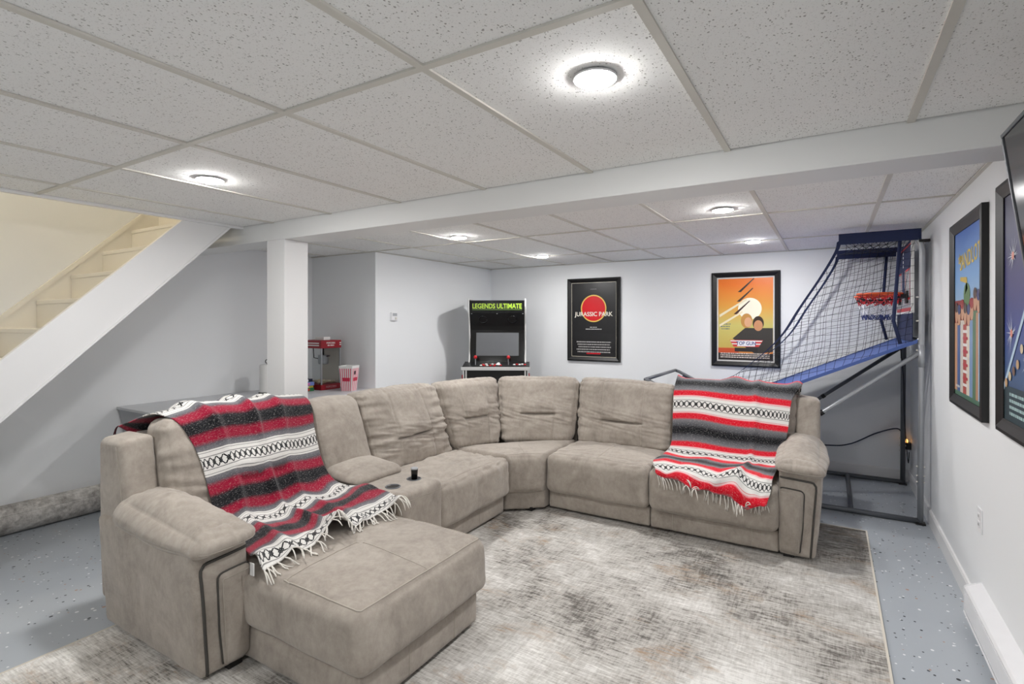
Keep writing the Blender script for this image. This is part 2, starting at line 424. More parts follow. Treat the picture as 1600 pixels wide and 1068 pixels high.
# ---- staircase
RISE, RUN, Y8 = .197, .2, 1.457
st = thing('staircase', 'white painted staircase with closed risers rising to the upper floor', 'staircase', (XL, -.2, 0))
SX0, SX1 = XL+.022, XS-.04
for k in range(1, 14):
    y = Y8+(k-8)*RUN; z = k*RISE+.02
    m = MB(); m.box(SX0, SX1, y, y+RUN-.012, z-.030, z, .005); tr = m.build('tread', M_STAIR, st)
    MB().box(SX0, SX1, y+.004, y+.018, z-RISE-(.0 if k > 1 else .02), z-.030).build('riser', M_STAIR, st)
ya, yb = Y8-8*RUN-.05, 2.75
sl = RISE/RUN
def zt(y): return 1.229+(y-.98)*.978
yA, yB = .98-1.229/.978, 2.55
MB().prism([(yA, 0), (yA+.325, 0), (yB, zt(yB)-.318), (yB, zt(yB))], 'x', XS-.035, XS).build('stringer', M_TRIM, st)
MB().prism([(yA+.315, 0), (yA+.337, 0), (yB, zt(yB)-.330), (yB, zt(yB)-.310)], 'x', XS-.05, XS+.006).build('stringer_edge', M_TRIM, st)
# wall skirt with a cap
def zn(y): return 8*RISE+.02+(y-Y8)*sl
m = MB(); m.prism([(-.3, zn(-.3)-.30), (-.3, zn(-.3)+.035), (2.75, zn(2.75)+.035), (2.75, zn(2.75)-.30)], 'x', XL+.001, XL+.020); m.build('wall_skirt', M_STAIR, st)
m = MB(); m.prism([(-.3, zn(-.3)+.035), (-.3, zn(-.3)+.075), (2.75, zn(2.75)+.075), (2.75, zn(2.75)+.035)], 'x', XL+.001, XL+.028); m.build('skirt_cap', M_STAIR, st)
# upper landing
struct(MB().box(XL, XS+.02, 2.70, 3.6, H+.11, 2.56).build('landing', M_STAIR), 'upper stair landing')
# warm stairwell lamp
t = thing('stairwell_lamp', 'warm globe lamp high in the stairwell', 'lamp', (-4.35, .7, 4.4))
m = MB(); m.lathe([(.10, .0), (.10, -.03), (.06, -.05)], -4.35, .7, 24, 4.4); m.build('canopy', M_PLAST, t, True)
m = MB(); m.lathe([(0, -.19), (.06, -.18), (.09, -.13), (.08, -.07), (.055, -.045)], -4.35, .7, 24, 4.4); m.build('globe', M_WARM, t, True)

# ================================================================== RUG
RX0, RX1, RY0, RY1 = -3.02*K, .222*K, .15, 4.535*K
t = thing('area_rug', 'distressed grey, cream and tan area rug under the sectional sofa', 'rug', (-1.3, 2.3, 0))
MB().box(RX0+.008, RX1-.008, RY0+.008, RY1-.008, .001, .011).build('pile', M_RUG, t)
m = MB()
for a in ((RX0, RX0+.010, RY0, RY1), (RX1-.010, RX1, RY0, RY1), (RX0+.010, RX1-.010, RY0, RY0+.010), (RX0+.010, RX1-.010, RY1-.010, RY1)): m.box(*a, .001, .0125)
m.build('binding', M_RUGEDGE, t)
m = MB(); x = RX0+.01
while x < RX1-.01:
    m.tube([(x, RY1-.002, .008), (x+random.uniform(-.006,.006), RY1+.012, .006), (x+random.uniform(-.01,.01), RY1+random.uniform(.018,.03), .003)], .0016, 4); x += .009
f_ = m.build('rug_fringe', M_RUGFR, t); f_['kind'] = 'stuff'
# rolled-up rug by the left wall
t = thing('rolled_rug', 'rolled-up grey mottled rug lying along the wall below the stairs', 'rug roll', (-4.78, 1.2, 0))
m = MB(); pts = []
n = 40; R_ = .098; cx = XL+.105; k = 44
vs = []; 
for i in range(n+1):
    y = -.9+i*(2.84)/n; rr = R_*(1+.025*noise.noise(Vector((y*2.1, 0, 3))))
    for j in range(k):
        a = 2*PI*j/k; rj = rr*(1+.012*noise.noise(Vector((math.cos(a)*2, math.sin(a)*2, y*2)))); vs.append((cx+rj*math.cos(a), y, max(.002, R_+.001+rj*math.sin(a))))
m.add(vs, [(i*k+j, (i+1)*k+j, (i+1)*k+(j+1) % k, i*k+(j+1) % k) for i in range(n) for j in range(k)]+[tuple(range(k)), tuple(n*k+j for j in range(k))[::-1]])
ro = m.build('pile', M_ROLL, t, True)
m = MB()   # spiral of the roll end
sp = []
for i in range(90):
    a = i*.22; r = .012+.0042*i*.22*1.0
    if r > .094: break
    sp.append((cx+r*math.cos(a), 1.942, R_+r*math.sin(a)))
m.tube(sp, .004, 5); m.build('roll_end', M_RUGEDGE, t)
m = MB(); m.tube([(cx+.098*math.cos(a), y, R_+.001+.099*math.sin(a)) for a, y in ((.5, -.9), (.5, 1.94))], .005, 5); m.build('free_edge', M_ROLL, t)

# ================================================================== SECTIONAL SOFA
def W(p): return Vector((p[0]*K, p[1]*K, max(p[2]*K, .0)))
sofa = thing('sectional_sofa', 'large taupe suede sectional sofa with chaise, cup-holder console and corner wedge', 'sofa', tuple(W((-2.3, 3.0, 0))))
PADS = []
class Pad:
    """soft rounded block: F = front corners (left-bottom, right-bottom, left-top, right-top), B = the same at the back"""
    def __init__(s, F, B, r=.05, puff=(.01,.02,.01), wr=.004, disp=None, seed=0, zflat=False):
        s.F = [W(p) for p in F]; s.B = [W(p) for p in B]; s.r = r; s.puff = puff; s.wr = wr; s.disp = disp; s.seed = seed; s.zflat = zflat
        L = lambda a, b: (a-b).length
        f, b = s.F, s.B
        s.h = Vector(((L(f[0],f[1])+L(f[2],f[3])+L(b[0],b[1])+L(b[2],b[3]))/8, sum(L(f[i],b[i]) for i in range(4))/8, (L(f[0],f[2])+L(f[1],f[3])+L(b[0],b[2])+L(b[1],b[3]))/8))
    def hexa(s, a, b, c):
        u, t, v = (a+1)/2, (b+1)/2, (c+1)/2
        def q(Q): return (Q[0]*(1-u)+Q[1]*u)*(1-v)+(Q[2]*(1-u)+Q[3]*u)*v
        return q(s.B)*(1-t)+q(s.F)*t
    def pt(s, a, b, c, lift=0):
        h = s.h; r = min(s.r, h.x*.95, h.y*.95, h.z*.95)
        p = Vector((a*h.x, b*h.y, c*h.z))
        inn = Vector([max(-(h[i]-r), min(h[i]-r, p[i])) for i in range(3)])
        d = p-inn
        if d.length > 1e-9: n = d.normalized(); p = inn+n*r
        else: n = Vector((0,1,0))
        dd = 0
        q = (a, b, c)
        for i in range(3):
            u, v = q[(i+1) % 3], q[(i+2) % 3]
            dd += abs(n[i])*s.puff[i]*(1-u*u)*(1-v*v)
        wp = p*1.0+Vector((s.seed*3.1, s.seed*1.7, 0))
        if s.wr:
            n1 = noise.noise(wp*5.0); n2 = noise.noise(Vector((wp.x*11, wp.y*11, wp.z*16+5)))
            dd += s.wr*(n1*.9+n2*.35)
        if s.disp: dd += s.disp(a, b, c, n)
        p = p+n*(dd+lift)
        return s.hexa(p.x/h.x, p.y/h.y, p.z/h.z)
    def mesh(s, name, parent=None, mat=None, res=.013):
        h = s.h; N = [max(6, min(110, int(2*h[i]/res))) for i in range(3)]
        idx = {}; vs = []; fs = []
        def co(i, n):   # denser toward the edges
            t = i/n*2-1; return t
        def vid(i, j, k):
            key = (i, j, k)
            if key not in idx:
                idx[key] = len(vs); vs.append(s.pt(co(i, N[0]), co(j, N[1]), co(k, N[2])))
            return idx[key]
        for ax in range(3):
            u_, v_ = (ax+1) % 3, (ax+2) % 3
            for side in (0, N[ax]):
                for i in range(N[u_]):
                    for j in range(N[v_]):
                        def key(a, b):
                            q = [0,0,0]; q[ax] = side; q[u_] = a; q[v_] = b; return vid(*q)
                        f = (key(i,j), key(i+1,j), key(i+1,j+1), key(i,j+1))
                        fs.append(f if side else f[::-1])
        e1, e2, e3 = s.F[1]-s.F[0], s.F[0]-s.B[0], s.F[2]-s.F[0]
        if e1.cross(e2).dot(e3) < 0: fs = [f[::-1] for f in fs]
        m = MB(); m.add(vs, fs); o = m.build(name, mat or M_SUEDE, parent or sofa, True)
        PADS.append(([tuple(v) for v in vs], fs)); return o
    def seam(s, path, name, parent, r=.0018, mat=None, lift=.0008):
        m = MB(); m.tube([s.pt(*p, lift=lift) for p in path], r, 6); return m.build(name, mat or M_SEAM, parent, True)
def lerp(a, b, n): return [tuple(a[i]+(b[i]-a[i])*j/n for i in range(3)) for j in range(n+1)]
def groove(x, w): return math.exp(-(x/w)**2)
def box_pad(x0, x1, y0, y1, z0, z1, front, **kw):
    """axis-aligned pad; front = '+x' or '-y'"""
    if front == '+x': F = [(x1,y0,z0),(x1,y1,z0),(x1,y0,z1),(x1,y1,z1)]; B = [(x0,y0,z0),(x0,y1,z0),(x0,y0,z1),(x0,y1,z1)]
    else: F = [(x0,y0,z0),(x1,y0,z0),(x0,y0,z1),(x1,y0,z1)]; B = [(x0,y1,z0),(x1,y1,z0),(x0,y1,z1),(x1,y1,z1)]
    return Pad(F, B, **kw)
def back_disp(seed, crease=-.22, cw=.42, pleat=1.0):
    def d(a, b, c, n):
        v = 0
        if b > .3:
            inside = 1/(1+math.exp((abs(a)-cw)*40))
            v -= .046*groove(c-crease, .026)*inside
            v += .020*groove(c-crease-.26, .24)*inside
            v += .008*groove(c-crease+.30, .22)*inside
            for sx in (-cw, cw): v -= .008*groove(a-sx, .018)
            e = max(0, abs(a)-cw)
            v += pleat*.025*e*noise.noise(Vector((a*1.5, c*7+seed, seed*2.0)))
            v += pleat*.011*noise.noise(Vector((a*3, c*18+a*4, seed)))*groove(c-crease, .35)
        v += .006*max(0, 1-abs(abs(c)-.95)/.25)*noise.noise(Vector((a*16, seed, b*3)))
        return v
    return d
def seat_disp(seed, amt=1.0):
    def d(a, b, c, n):
        v = 0
        if c > .3: v += amt*(.007*noise.noise(Vector((a*4, b*9+a*3, seed)))-.010*groove(b-.62, .012))
        return v
    return d
# ---- right-hand run (faces the camera)
def base_unit(x0, x1, y0, y1, front, name='base', seed=0):
    p = box_pad(x0, x1, y0, y1, .03, .172, front, r=.012, puff=(.002,.006,.002), wr=.003, seed=seed); return p, p.mesh(name)
for i, (x0, x1) in enumerate(((-1.93, -1.118), (-1.112, -.285))):
    p, o = base_unit(x0, x1, 3.755, 4.6, '-y', seed=i)
    for a in ((-.62, .62) if i else (-.75, .45)): p.seam(lerp((a, 1, -.9), (a, 1, .9), 10), 'seam', o)
    p = box_pad(x0-.002, x1+.002, 3.69, 4.42, .165, .462, '-y', r=.050, puff=(.004,.020,.022), wr=.008, seed=3+i, disp=seat_disp(3+i))
    o = p.mesh('seat_cushion')
    p.seam(lerp((-.97, .83, 1), (.97, .83, 1), 40), 'seam', o)
    p.seam(lerp((.0, .83, 1), (.0, -.3, 1), 20), 'seam', o)
    cx0, cx1 = (-1.955, -1.105) if i == 0 else (-1.095, -.215)
    F = [(cx0+.04, 4.235, .44), (cx1+(.0 if i == 0 else -.05), 4.235, .44), (cx0-.02, 4.43, 1.0), (cx1, 4.43, .985)]
    B = [(q[0], q[1]+.20, q[2]-.02) for q in F]
    p = Pad(F, B, r=.065, puff=(.014,.035,.012), wr=.010, disp=back_disp(11+i), seed=7+i); o = p.mesh('back_cushion', res=.0085)
    for a in (-.42, .42): p.seam(lerp((a, 1, -.85), (a, 1, .93), 40), 'seam', o, r=.0018)
    p.seam(lerp((-.995, 1, -.9), (-.995, 1, .9), 30), 'seam', o, r=.0018)
# rear shells
MB().prism([tuple(W((a, b, 0))[1:]) if False else (a*K, b*K) for a, b in ((4.46, .06), (4.66, .06), (4.66, .93), (4.50, .93))], 'x', -2.0*K, -.2*K).build('back_shell', M_SUEDE, sofa)
MB().prism([(a*K, b*K) for a, b in ((-2.90, .06), (-3.12, .06), (-3.12, .93), (-2.94, .93))], 'y', 1.34*K, 3.42*K).build('back_shell', M_SUEDE, sofa)
MB().prism([(a*K, b*K) for a, b in ((-3.12, 3.42), (-3.06, 3.9), (-2.85, 4.32), (-2.5, 4.58), (-2.0, 4.66), (-2.0, 4.46), (-2.4, 4.36), (-2.66, 4.15), (-2.86, 3.8), (-2.9, 3.42))], 'z', .06*K, .90*K).build('back_shell', M_SUEDE, sofa)

def arm(front, label):
    """armrest built from body, outlined front panel, dark piping and a stuffed pad"""
    right = front == '-y'
    # local frame: s across (outward +), d along depth (0 front .. back), z up
    if right: P = lambda s, d, z: (-.285+s, 3.755+d, z)
    else: P = lambda s, d, z: (-2.205-d, 1.385-s, z)
    def pad(sv0, sv1, d0, d1, z0, z1, flare=0, zback=0, **kw):
        F = [P(sv0, d0, z0), P(sv1, d0, z0), P(sv0, d0, z1), P(sv1+flare, d0, z1)]
        B = [P(sv0, d1, z0), P(sv1, d1, z0), P(sv0, d1, z1+zback), P(sv1+flare, d1, z1+zback)]
        return Pad(F, B, **kw)
    body = pad(0, .205, 0, .86, .03, .565, flare=.035, r=.022, puff=(.010,.012,.0), wr=.005, seed=31 if right else 37)
    o = body.mesh('armrest'); o['label'] = label
    # dark piping round the front edge and the raised front panel
    path = lerp((.72, 1, -.97), (.78, 1, .62), 24)+lerp((.76, 1, .70), (.64, 1, .775), 4)+lerp((.5, 1, .79), (-.97, 1, .83), 14)
    body.seam(path, 'piping', o, r=.0065, mat=M_PIPE, lift=.001)
    F = [P(.004, -.034, .06), P(.118, -.028, .05), P(.004, -.034, .455), P(.142, -.030, .445)]
    B = [P(.004, .04, .06), P(.122, .04, .05), P(.004, .04, .46), P(.146, .04, .45)]
    fp = Pad(F, B, r=.022, puff=(.004,.020,.004), wr=.004, seed=5); q = fp.mesh('front_panel', o)
    fp.seam(lerp((1, .5, -.95), (1, .5, .93), 24)+lerp((.93, .5, 1), (-.98, .5, 1), 14), 'panel_outline', q, r=.004, mat=M_PIPE, lift=.0015)
    fp.seam(lerp((.86, 1, -.9), (.86, 1, .86), 20)+lerp((.80, 1, .9), (-.9, 1, .9), 12), 'stitching', q, r=.0016)
    def pd(a, b, c, n):
        v = 0
        if c > -.2:
            v += .010*groove(b-.95, .3)*noise.noise(Vector((a*13, 2.2, b)))
            v += .006*noise.noise(Vector((a*3+b*1.5, b*10, 4)))
            v -= .010*groove(b-.80, .03)
        return v
    F = [P(-.03, -.060, .555), P(.275, -.060, .545), P(.0, -.050, .625), P(.235, -.050, .62)]
    B = [P(-.02, .70, .56), P(.27, .70, .55), P(.0, .70, .685), P(.22, .70, .68)]
    ap = Pad(F, B, r=.055, puff=(.02,.02,.045), wr=.009, disp=pd, seed=9); q = ap.mesh('arm_pad', o, res=.010)
    ap.seam(lerp((-.9, 1, -.35), (.9, 1, -.35), 20), 'stitching', q, r=.0018)
    # wing of the back frame behind the arm
    F = [P(.06, .60, .5), P(.205, .60, .5), P(.06, .70, .945), P(.215, .70, .93)]
    B = [P(.06, .915, .1), P(.205, .915, .1), P(.06, .915, .945), P(.215, .915, .93)]
    wp = Pad(F, B, r=.03, puff=(.006,.006,.004), wr=.004, seed=13); q = wp.mesh('wing', o)
    wp.seam(lerp((1, .80, -.9), (1, .80, .9), 20), 'stitching', q, r=.0018)
arm('-y', 'stuffed armrest with dark piping beside the red striped blanket')
arm('+x', 'stuffed armrest with dark piping beside the chaise')

# ---- chaise (left run faces right)
p, o = base_unit(-2.75, -1.495, 1.375, 2.135, '+x', seed=4)
for a in (-.3, .5): p.seam(lerp((a, 1, -.9), (a, 1, .9), 8), 'seam', o)
def chd(a, b, c, n):
    v = 0
    if c > .3: v -= .007*groove(b-.30, .010)
    return v
p = box_pad(-2.74, -1.465, 1.352, 2.205, .168, .425, '+x', r=.055, puff=(.018,.022,.030), wr=.007, seed=21, disp=chd)
p.F[2] += Vector((-.012, .0, 0)); p.F[3] += Vector((-.012, 0, 0))
o = p.mesh('chaise_cushion'); o['label'] = 'long padded chaise seat'
p.seam(lerp((-.925, .25, 1), (-.925, .93, 1), 30)+lerp((-.90, .955, 1), (.90, .955, 1), 40)+lerp((.925, .93, 1), (.925, -.2, 1), 30), 'seam', o, r=.003)
p.seam(lerp((0, .955, 1), (0, .30, 1), 30)+lerp((-.04,.27,1), (-.93,.27,1), 14), 'seam', o)
# chaise back, console back, recliner back
def lback(y0, y1, seed, cushion=True, ztop=1.0, bott=.0, cw=.42, pleat=1.0, disp=True, xo=0):
    F = [(-2.655+xo, y0+bott, .43), (-2.655+xo, y1, .43), (-2.86+xo, y0, ztop), (-2.86+xo, y1, ztop-.004)]
    B = [(-2.88, y0+bott, .41), (-2.88, y1, .41), (-3.06, y0, ztop-.02), (-3.06, y1, ztop-.024)]
    return Pad(F, B, r=.065, puff=(.012,.035,.012), wr=.010, disp=back_disp(seed, cw=cw, pleat=pleat) if disp else None, seed=seed)
p = lback(1.335, 2.20, 41, ztop=1.015); o = p.mesh('back_cushion')
p = lback(2.205, 2.612, 43, disp=False, xo=.02); o = p.mesh('console_back')
p = lback(2.612, 3.455, 45, xo=.03, pleat=1.8); o = p.mesh('back_cushion', res=.0085)
for a in (-.42, .42): p.seam(lerp((a, 1, -.85), (a, 1, .93), 40), 'seam', o, r=.0018)
# console
p = box_pad(-2.74, -2.08, 2.215, 2.60, .03, .520, '+x', r=.035, puff=(.0,.010,.004), wr=.004, seed=51); con = p.mesh('console'); con['label'] = 'suede console with two cup holders'
p.seam(lerp((-.9, 1, .80), (.9, 1, .80), 16), 'seam', con)
F = [(-2.405, 2.205, .515), (-2.405, 2.60, .515), (-2.43, 2.225, .57), (-2.43, 2.585, .57)]
B = [(-2.73, 2.205, .515), (-2.73, 2.60, .515), (-2.73, 2.225, .60), (-2.73, 2.585, .60)]
p = Pad(F, B, r=.03, puff=(.008,.012,.030), wr=.005, seed=53); p.mesh('console_lid', con)
for yy in (2.315, 2.50):
    c = W((-2.235, yy, .522)); m = MB()
    m.lathe([(.036, -.045), (.036, .003), (.040, .005), (.044, .003), (.044, -.002)], c.x, c.y, 28, c.z); m.build('cup_holder', M_DTUBE, con, True)
    m = MB(); m.lathe([(0, 0), (.036, 0), (.036, .001), (0, .001)], c.x, c.y, 28, c.z+.0005); m.build('cup_well', M_BLACK, con)
# recliner seat left run
p, o = base_unit(-2.74, -2.17, 2.62, 3.46, '+x', seed=6)
p.seam(lerp((.2, 1, -.9), (.2, 1, .9), 8), 'seam', o)
p = box_pad(-2.72, -2.11, 2.612, 3.475, .165, .455, '+x', r=.055, puff=(.004,.022,.022), wr=.009, seed=61, disp=seat_disp(8, 1.6)); o = p.mesh('seat_cushion')
p.seam(lerp((-.97, .80, 1), (.97, .80, 1), 40), 'seam', o)
# corner wedge
F = [(-2.185, 3.505, .03), (-1.945, 3.705, .03), (-2.185, 3.505, .172), (-1.945, 3.705, .172)]
B = [(-2.8, 3.505, .03), (-1.945, 4.4, .03), (-2.8, 3.505, .172), (-1.945, 4.4, .172)]
Pad(F, B, r=.012, puff=(0,.004,.0), wr=.003).mesh('base')
F = [(-2.145, 3.485, .165), (-1.935, 3.655, .165), (-2.145, 3.485, .462), (-1.935, 3.655, .462)]
B = [(-2.8, 3.485, .165), (-1.935, 4.4, .165), (-2.8, 3.485, .462), (-1.935, 4.4, .462)]
p = Pad(F, B, r=.06, puff=(.003,.016,.018), wr=.006, seed=71); o = p.mesh('wedge_seat')
p.seam(lerp((-.9, .84, 1), (.9, .84, 1), 20), 'seam', o); p.seam(lerp((0, .84, 1), (0, -.2, 1), 20), 'seam', o)
for i, (a0, a1, t0, t1) in enumerate((((-2.635, 3.475), (-2.462, 3.905), (-2.83, 3.445), (-2.632, 4.115)), ((-2.470, 3.90), (-1.945, 4.235), (-2.645, 4.10), (-1.965, 4.44)))):
    d = Vector((t1[1]-t0[1], -(t1[0]-t0[0]), 0)).normalized(); th = .18
    F = [(*a0, .44), (*a1, .44), (*t0, .995), (*t1, .995)]
    B = [(q[0]-d.x*th, q[1]-d.y*th, q[2]-.02) for q in F]
    p = Pad(F, B, r=.060, puff=(.022,.032,.012), wr=.009, disp=back_disp(81+i, crease=-.12), seed=83+i); o = p.mesh('back_cushion', res=.0085)
    for a in (-.42, .42): p.seam(lerp((a, 1, -.85), (a, 1, .93), 40), 'seam', o, r=.0018)
# feet
for x, y in ((-.23, 3.80), (-.23, 4.5), (-1.05, 3.85), (-1.85, 3.85), (-2.05, 3.66), (-2.3, 3.3), (-2.3, 2.72), (-1.56, 2.06), (-1.56, 1.45), (-2.3, 1.26), (-2.24, 1.33), (-3.0, 1.27), (-3.0, 3.3), (-2.0, 4.5)):
    c = W((x, y, 0)); zf = .0115
    MB().box(c.x-.03, c.x+.03, c.y-.03, c.y+.03, zf if (RX0 < c.x < RX1 and RY0 < c.y < RY1) else 0, .04, .003).build('foot', M_FOOT, sofa)

# ---- remote / cup in the console
c = W((-2.235, 2.50, .522))
t = thing('travel_cup', 'small black cup with a chrome rim standing in the console cup holder', 'cup', (c.x, c.y, c.z))
m = MB(); m.lathe([(.018, .002), (.021, .055), (.0215, .058)], c.x+.004, c.y, 20, c.z); m.build('body', M_BLACKG, t, True)
m = MB(); m.lathe([(.0215, .058), (.0215, .068), (.018, .068), (.0, .066)], c.x+.004, c.y, 20, c.z); m.build('rim', M_CHROME, t, True)

# ================================================================== BLANKETS
allv = []; allf = []
for vs, fs in PADS:
    b = len(allv); allv += vs; allf += [tuple(i+b for i in f) for f in fs]
BVH = BVHTree.FromPolygons([Vector(v) for v in allv], allf)
def catmull(P, t):
    n = len(P)-1; x = t*n; i = min(int(x), n-1); f = x-i
    p0, p1, p2, p3 = P[max(i-1, 0)], P[i], P[i+1], P[min(i+2, n)]
    return .5*((2*p1)+(p2-p0)*f+(2*p0-5*p1+4*p2-p3)*f*f+(3*p1-p0-3*p2+p3)*f**3)
def blanket(name, label, rows, nu, nv, mat, fold, v0, fr_front, fr_back=None, gap=.006, width=.9):
    rows = [[W(p) for p in r] for r in rows]
    G = []
    for j in range(nv+1):
        t = j/nv; cols = [catmull([r[c] for r in rows], t) for c in range(len(rows[0]))]
        G.append([catmull(cols, i/nu) for i in range(nu+1)])
    # normals of the smooth sheet
    def nrm(j, i):
        a = G[min(j+1, nv)][i]-G[max(j-1, 0)][i]; b = G[j][min(i+1, nu)]-G[j][max(i-1, 0)]
        n = b.cross(a); 
        return n.normalized() if n.length > 1e-9 else Vector((0,0,1))
    Nn = [[nrm(j, i) for i in range(nu+1)] for j in range(nv+1)]
    if sum(n.z for n in Nn[nv*2//3]) < 0: Nn = [[-n for n in r] for r in Nn]
    def slide(i, j):
        s_, t_ = i/nu, j/nv; e = min(1, max(0, t_-.56)/.15)*min(1, (1-t_)/.06+.35)
        d = (G[min(j+1, nv)][i]-G[max(j-1, 0)][i]).normalized(); b = (G[j][min(i+1, nu)]-G[j][max(i-1, 0)]).normalized()
        return d*(e*.085*noise.noise(Vector((s_*5.2+v0*9, t_*3.0, 11)))+.018*noise.noise(Vector((s_*3.1, t_*2, v0*30))))+b*(e*.03*noise.noise(Vector((s_*4, t_*6, 17))))
    Q = [[G[j][i]+slide(i, j)+Nn[j][i]*(.004+fold(i/nu, j/nv)) for i in range(nu+1)] for j in range(nv+1)]
    for it in range(3):
        for j in range(nv+1):
            for i in range(nu+1):
                p = Q[j][i]; loc, n, _, d = BVH.find_nearest(p)
                if loc is None: continue
                sd = (p-loc).dot(n)
                if sd < gap and d < .14: Q[j][i] = p+n*(gap-sd) if d < .02 or sd < 0 else p
        if it < 2:
            R = [[q.copy() for q in r] for r in Q]
            for j in range(1, nv):
                for i in range(1, nu):
                    Q[j][i] = R[j][i]*.5+(R[j-1][i]+R[j+1][i]+R[j][i-1]+R[j][i+1])*.125
    o_ = thing(name, label, 'blanket', tuple(Q[nv//2][nu//2]))
    vs = [Q[j][i] for j in range(nv+1) for i in range(nu+1)]
    fs = [(j*(nu+1)+i, j*(nu+1)+i+1, (j+1)*(nu+1)+i+1, (j+1)*(nu+1)+i) for j in range(nv) for i in range(nu)]
    m = MB(); m.add(vs, fs); ob = m.build('cloth', mat, o_, True)
    # uv in metres: across, along
    al = [0]
    for j in range(nv): al.append(al[-1]+sum((G[j+1][i]-G[j][i]).length for i in range(0, nu+1, 6))/len(range(0, nu+1, 6)))
    jc = max(range(nv+1), key=lambda j: G[j][nu//2].z); v0 = .39*4-(al[jc]+v0)
    uvl = ob.data.uv_layers.new(name='UVMap')
    for lp in ob.data.loops:
        j, i = divmod(lp.vertex_index, nu+1); uvl.data[lp.index].uv = (i/nu*width, al[j]+v0)
    so = ob.modifiers.new('thick', 'SOLIDIFY'); so.thickness = .005; so.offset = 1
    def fringe(j, jn, nm, mt, every, ln, drop):
        m = MB()
        for i in range(0, nu+1, every):
            p = Q[j][i]; d = (Q[j][i]-Q[jn][i]).normalized()
            side = (Q[j][min(i+1, nu)]-Q[j][max(i-1, 0)]).normalized()
            for s_ in range(2):
                L_ = ln*random.uniform(.7, 1.15); sd = random.uniform(-.5, .5); pts = [p]
                cur = p.copy(); dir_ = (d+side*sd).normalized()
                for q in range(5):
                    dir_ = (dir_+Vector((0,0,-drop))+side*random.uniform(-.25,.25)).normalized()
                    cur = cur+dir_*L_/5
                    loc, n, _, dd = BVH.find_nearest(cur)
                    if loc is not None and (cur-loc).dot(n) < .006: cur = loc+n*.006
                    pts.append(cur.copy())
                m.tube(pts, [.0028]*5+[.0018], 5)
        f = m.build(nm, mt, o_, True); f['kind'] = 'stuff'
    if fr_front: fringe(nv, nv-2, 'fringe', M_FRINGE, *fr_front)
    if fr_back: fringe(0, 2, 'fringe', fr_back[-1], *fr_back[:-1])
    return o_
def f_red(s, t):
    v = .022*math.exp(-((s-.60-.06*t)/.028)**2)*min(1, t*3)*(1-t*.4)
    v += .010*max(0, noise.noise(Vector((s*5, t*1.4, 1))))
    e = max(0, t-.55)/.45
    v += e*(.115*max(0, noise.noise(Vector((s*4.5+1, t*9, 7))))+.030*max(0, noise.noise(Vector((s*10, t*12, 3)))))
    v += .030*math.exp(-((t-.20)/.06)**2)*max(0, math.sin(s*13+2.0))**2
    return v
rows = [[(-1.10, 4.63, .80), (-.85, 4.63, .80), (-.6, 4.63, .80), (-.35, 4.63, .80), (-.22, 4.62, .80)],
        [(-1.105, 4.60, .99), (-.85, 4.60, .99), (-.6, 4.60, .99), (-.35, 4.60, .99), (-.195, 4.60, .985)],
        [(-1.10, 4.50, 1.03), (-.85, 4.50, 1.03), (-.6, 4.50, 1.035), (-.35, 4.50, 1.025), (-.185, 4.50, 1.02)],
        [(-1.10, 4.38, .95), (-.85, 4.37, .95), (-.6, 4.37, .95), (-.38, 4.37, .94), (-.245, 4.37, .93)],
        [(-1.09, 4.30, .76), (-.85, 4.29, .76), (-.6, 4.28, .75), (-.39, 4.29, .74), (-.265, 4.29, .73)],
        [(-1.08, 4.21, .55), (-.85, 4.20, .55), (-.6, 4.19, .55), (-.42, 4.19, .55), (-.295, 4.20, .56)],
        [(-1.10, 4.05, .49), (-.87, 4.03, .50), (-.62, 4.03, .50), (-.43, 4.03, .50), (-.30, 4.02, .52)],
        [(-1.11, 3.84, .485), (-.87, 3.81, .495), (-.63, 3.80, .495), (-.45, 3.79, .50), (-.31, 3.79, .50)],
        [(-1.06, 3.68, .465), (-.85, 3.665, .455), (-.65, 3.66, .44), (-.47, 3.655, .42), (-.33, 3.655, .42)],
        [(-1.03, 3.655, .435), (-.84, 3.65, .405), (-.64, 3.645, .38), (-.47, 3.64, .35), (-.34, 3.64, .36)]]
blanket('throw_blanket', 'bright red, black and white striped blanket over the right end of the sofa', rows, 90, 150, M_BLK_R, f_red, .285, (3, .085, .5), width=.88)
def f_mar(s, t):
    v = .032*math.exp(-((s-.50+.05*t)/.03)**2)+.026*math.exp(-((s-.22+.04*t)/.03)**2)+.016*math.exp(-((s-.72+.1*t)/.03)**2)
    v += .012*max(0, noise.noise(Vector((s*5, t*2, 9))))
    e = max(0, t-.55)/.45
    v += e*(.12*max(0, noise.noise(Vector((s*3.5+4, t*8, 2))))+.03*max(0, noise.noise(Vector((s*9, t*11, 5)))))
    return v
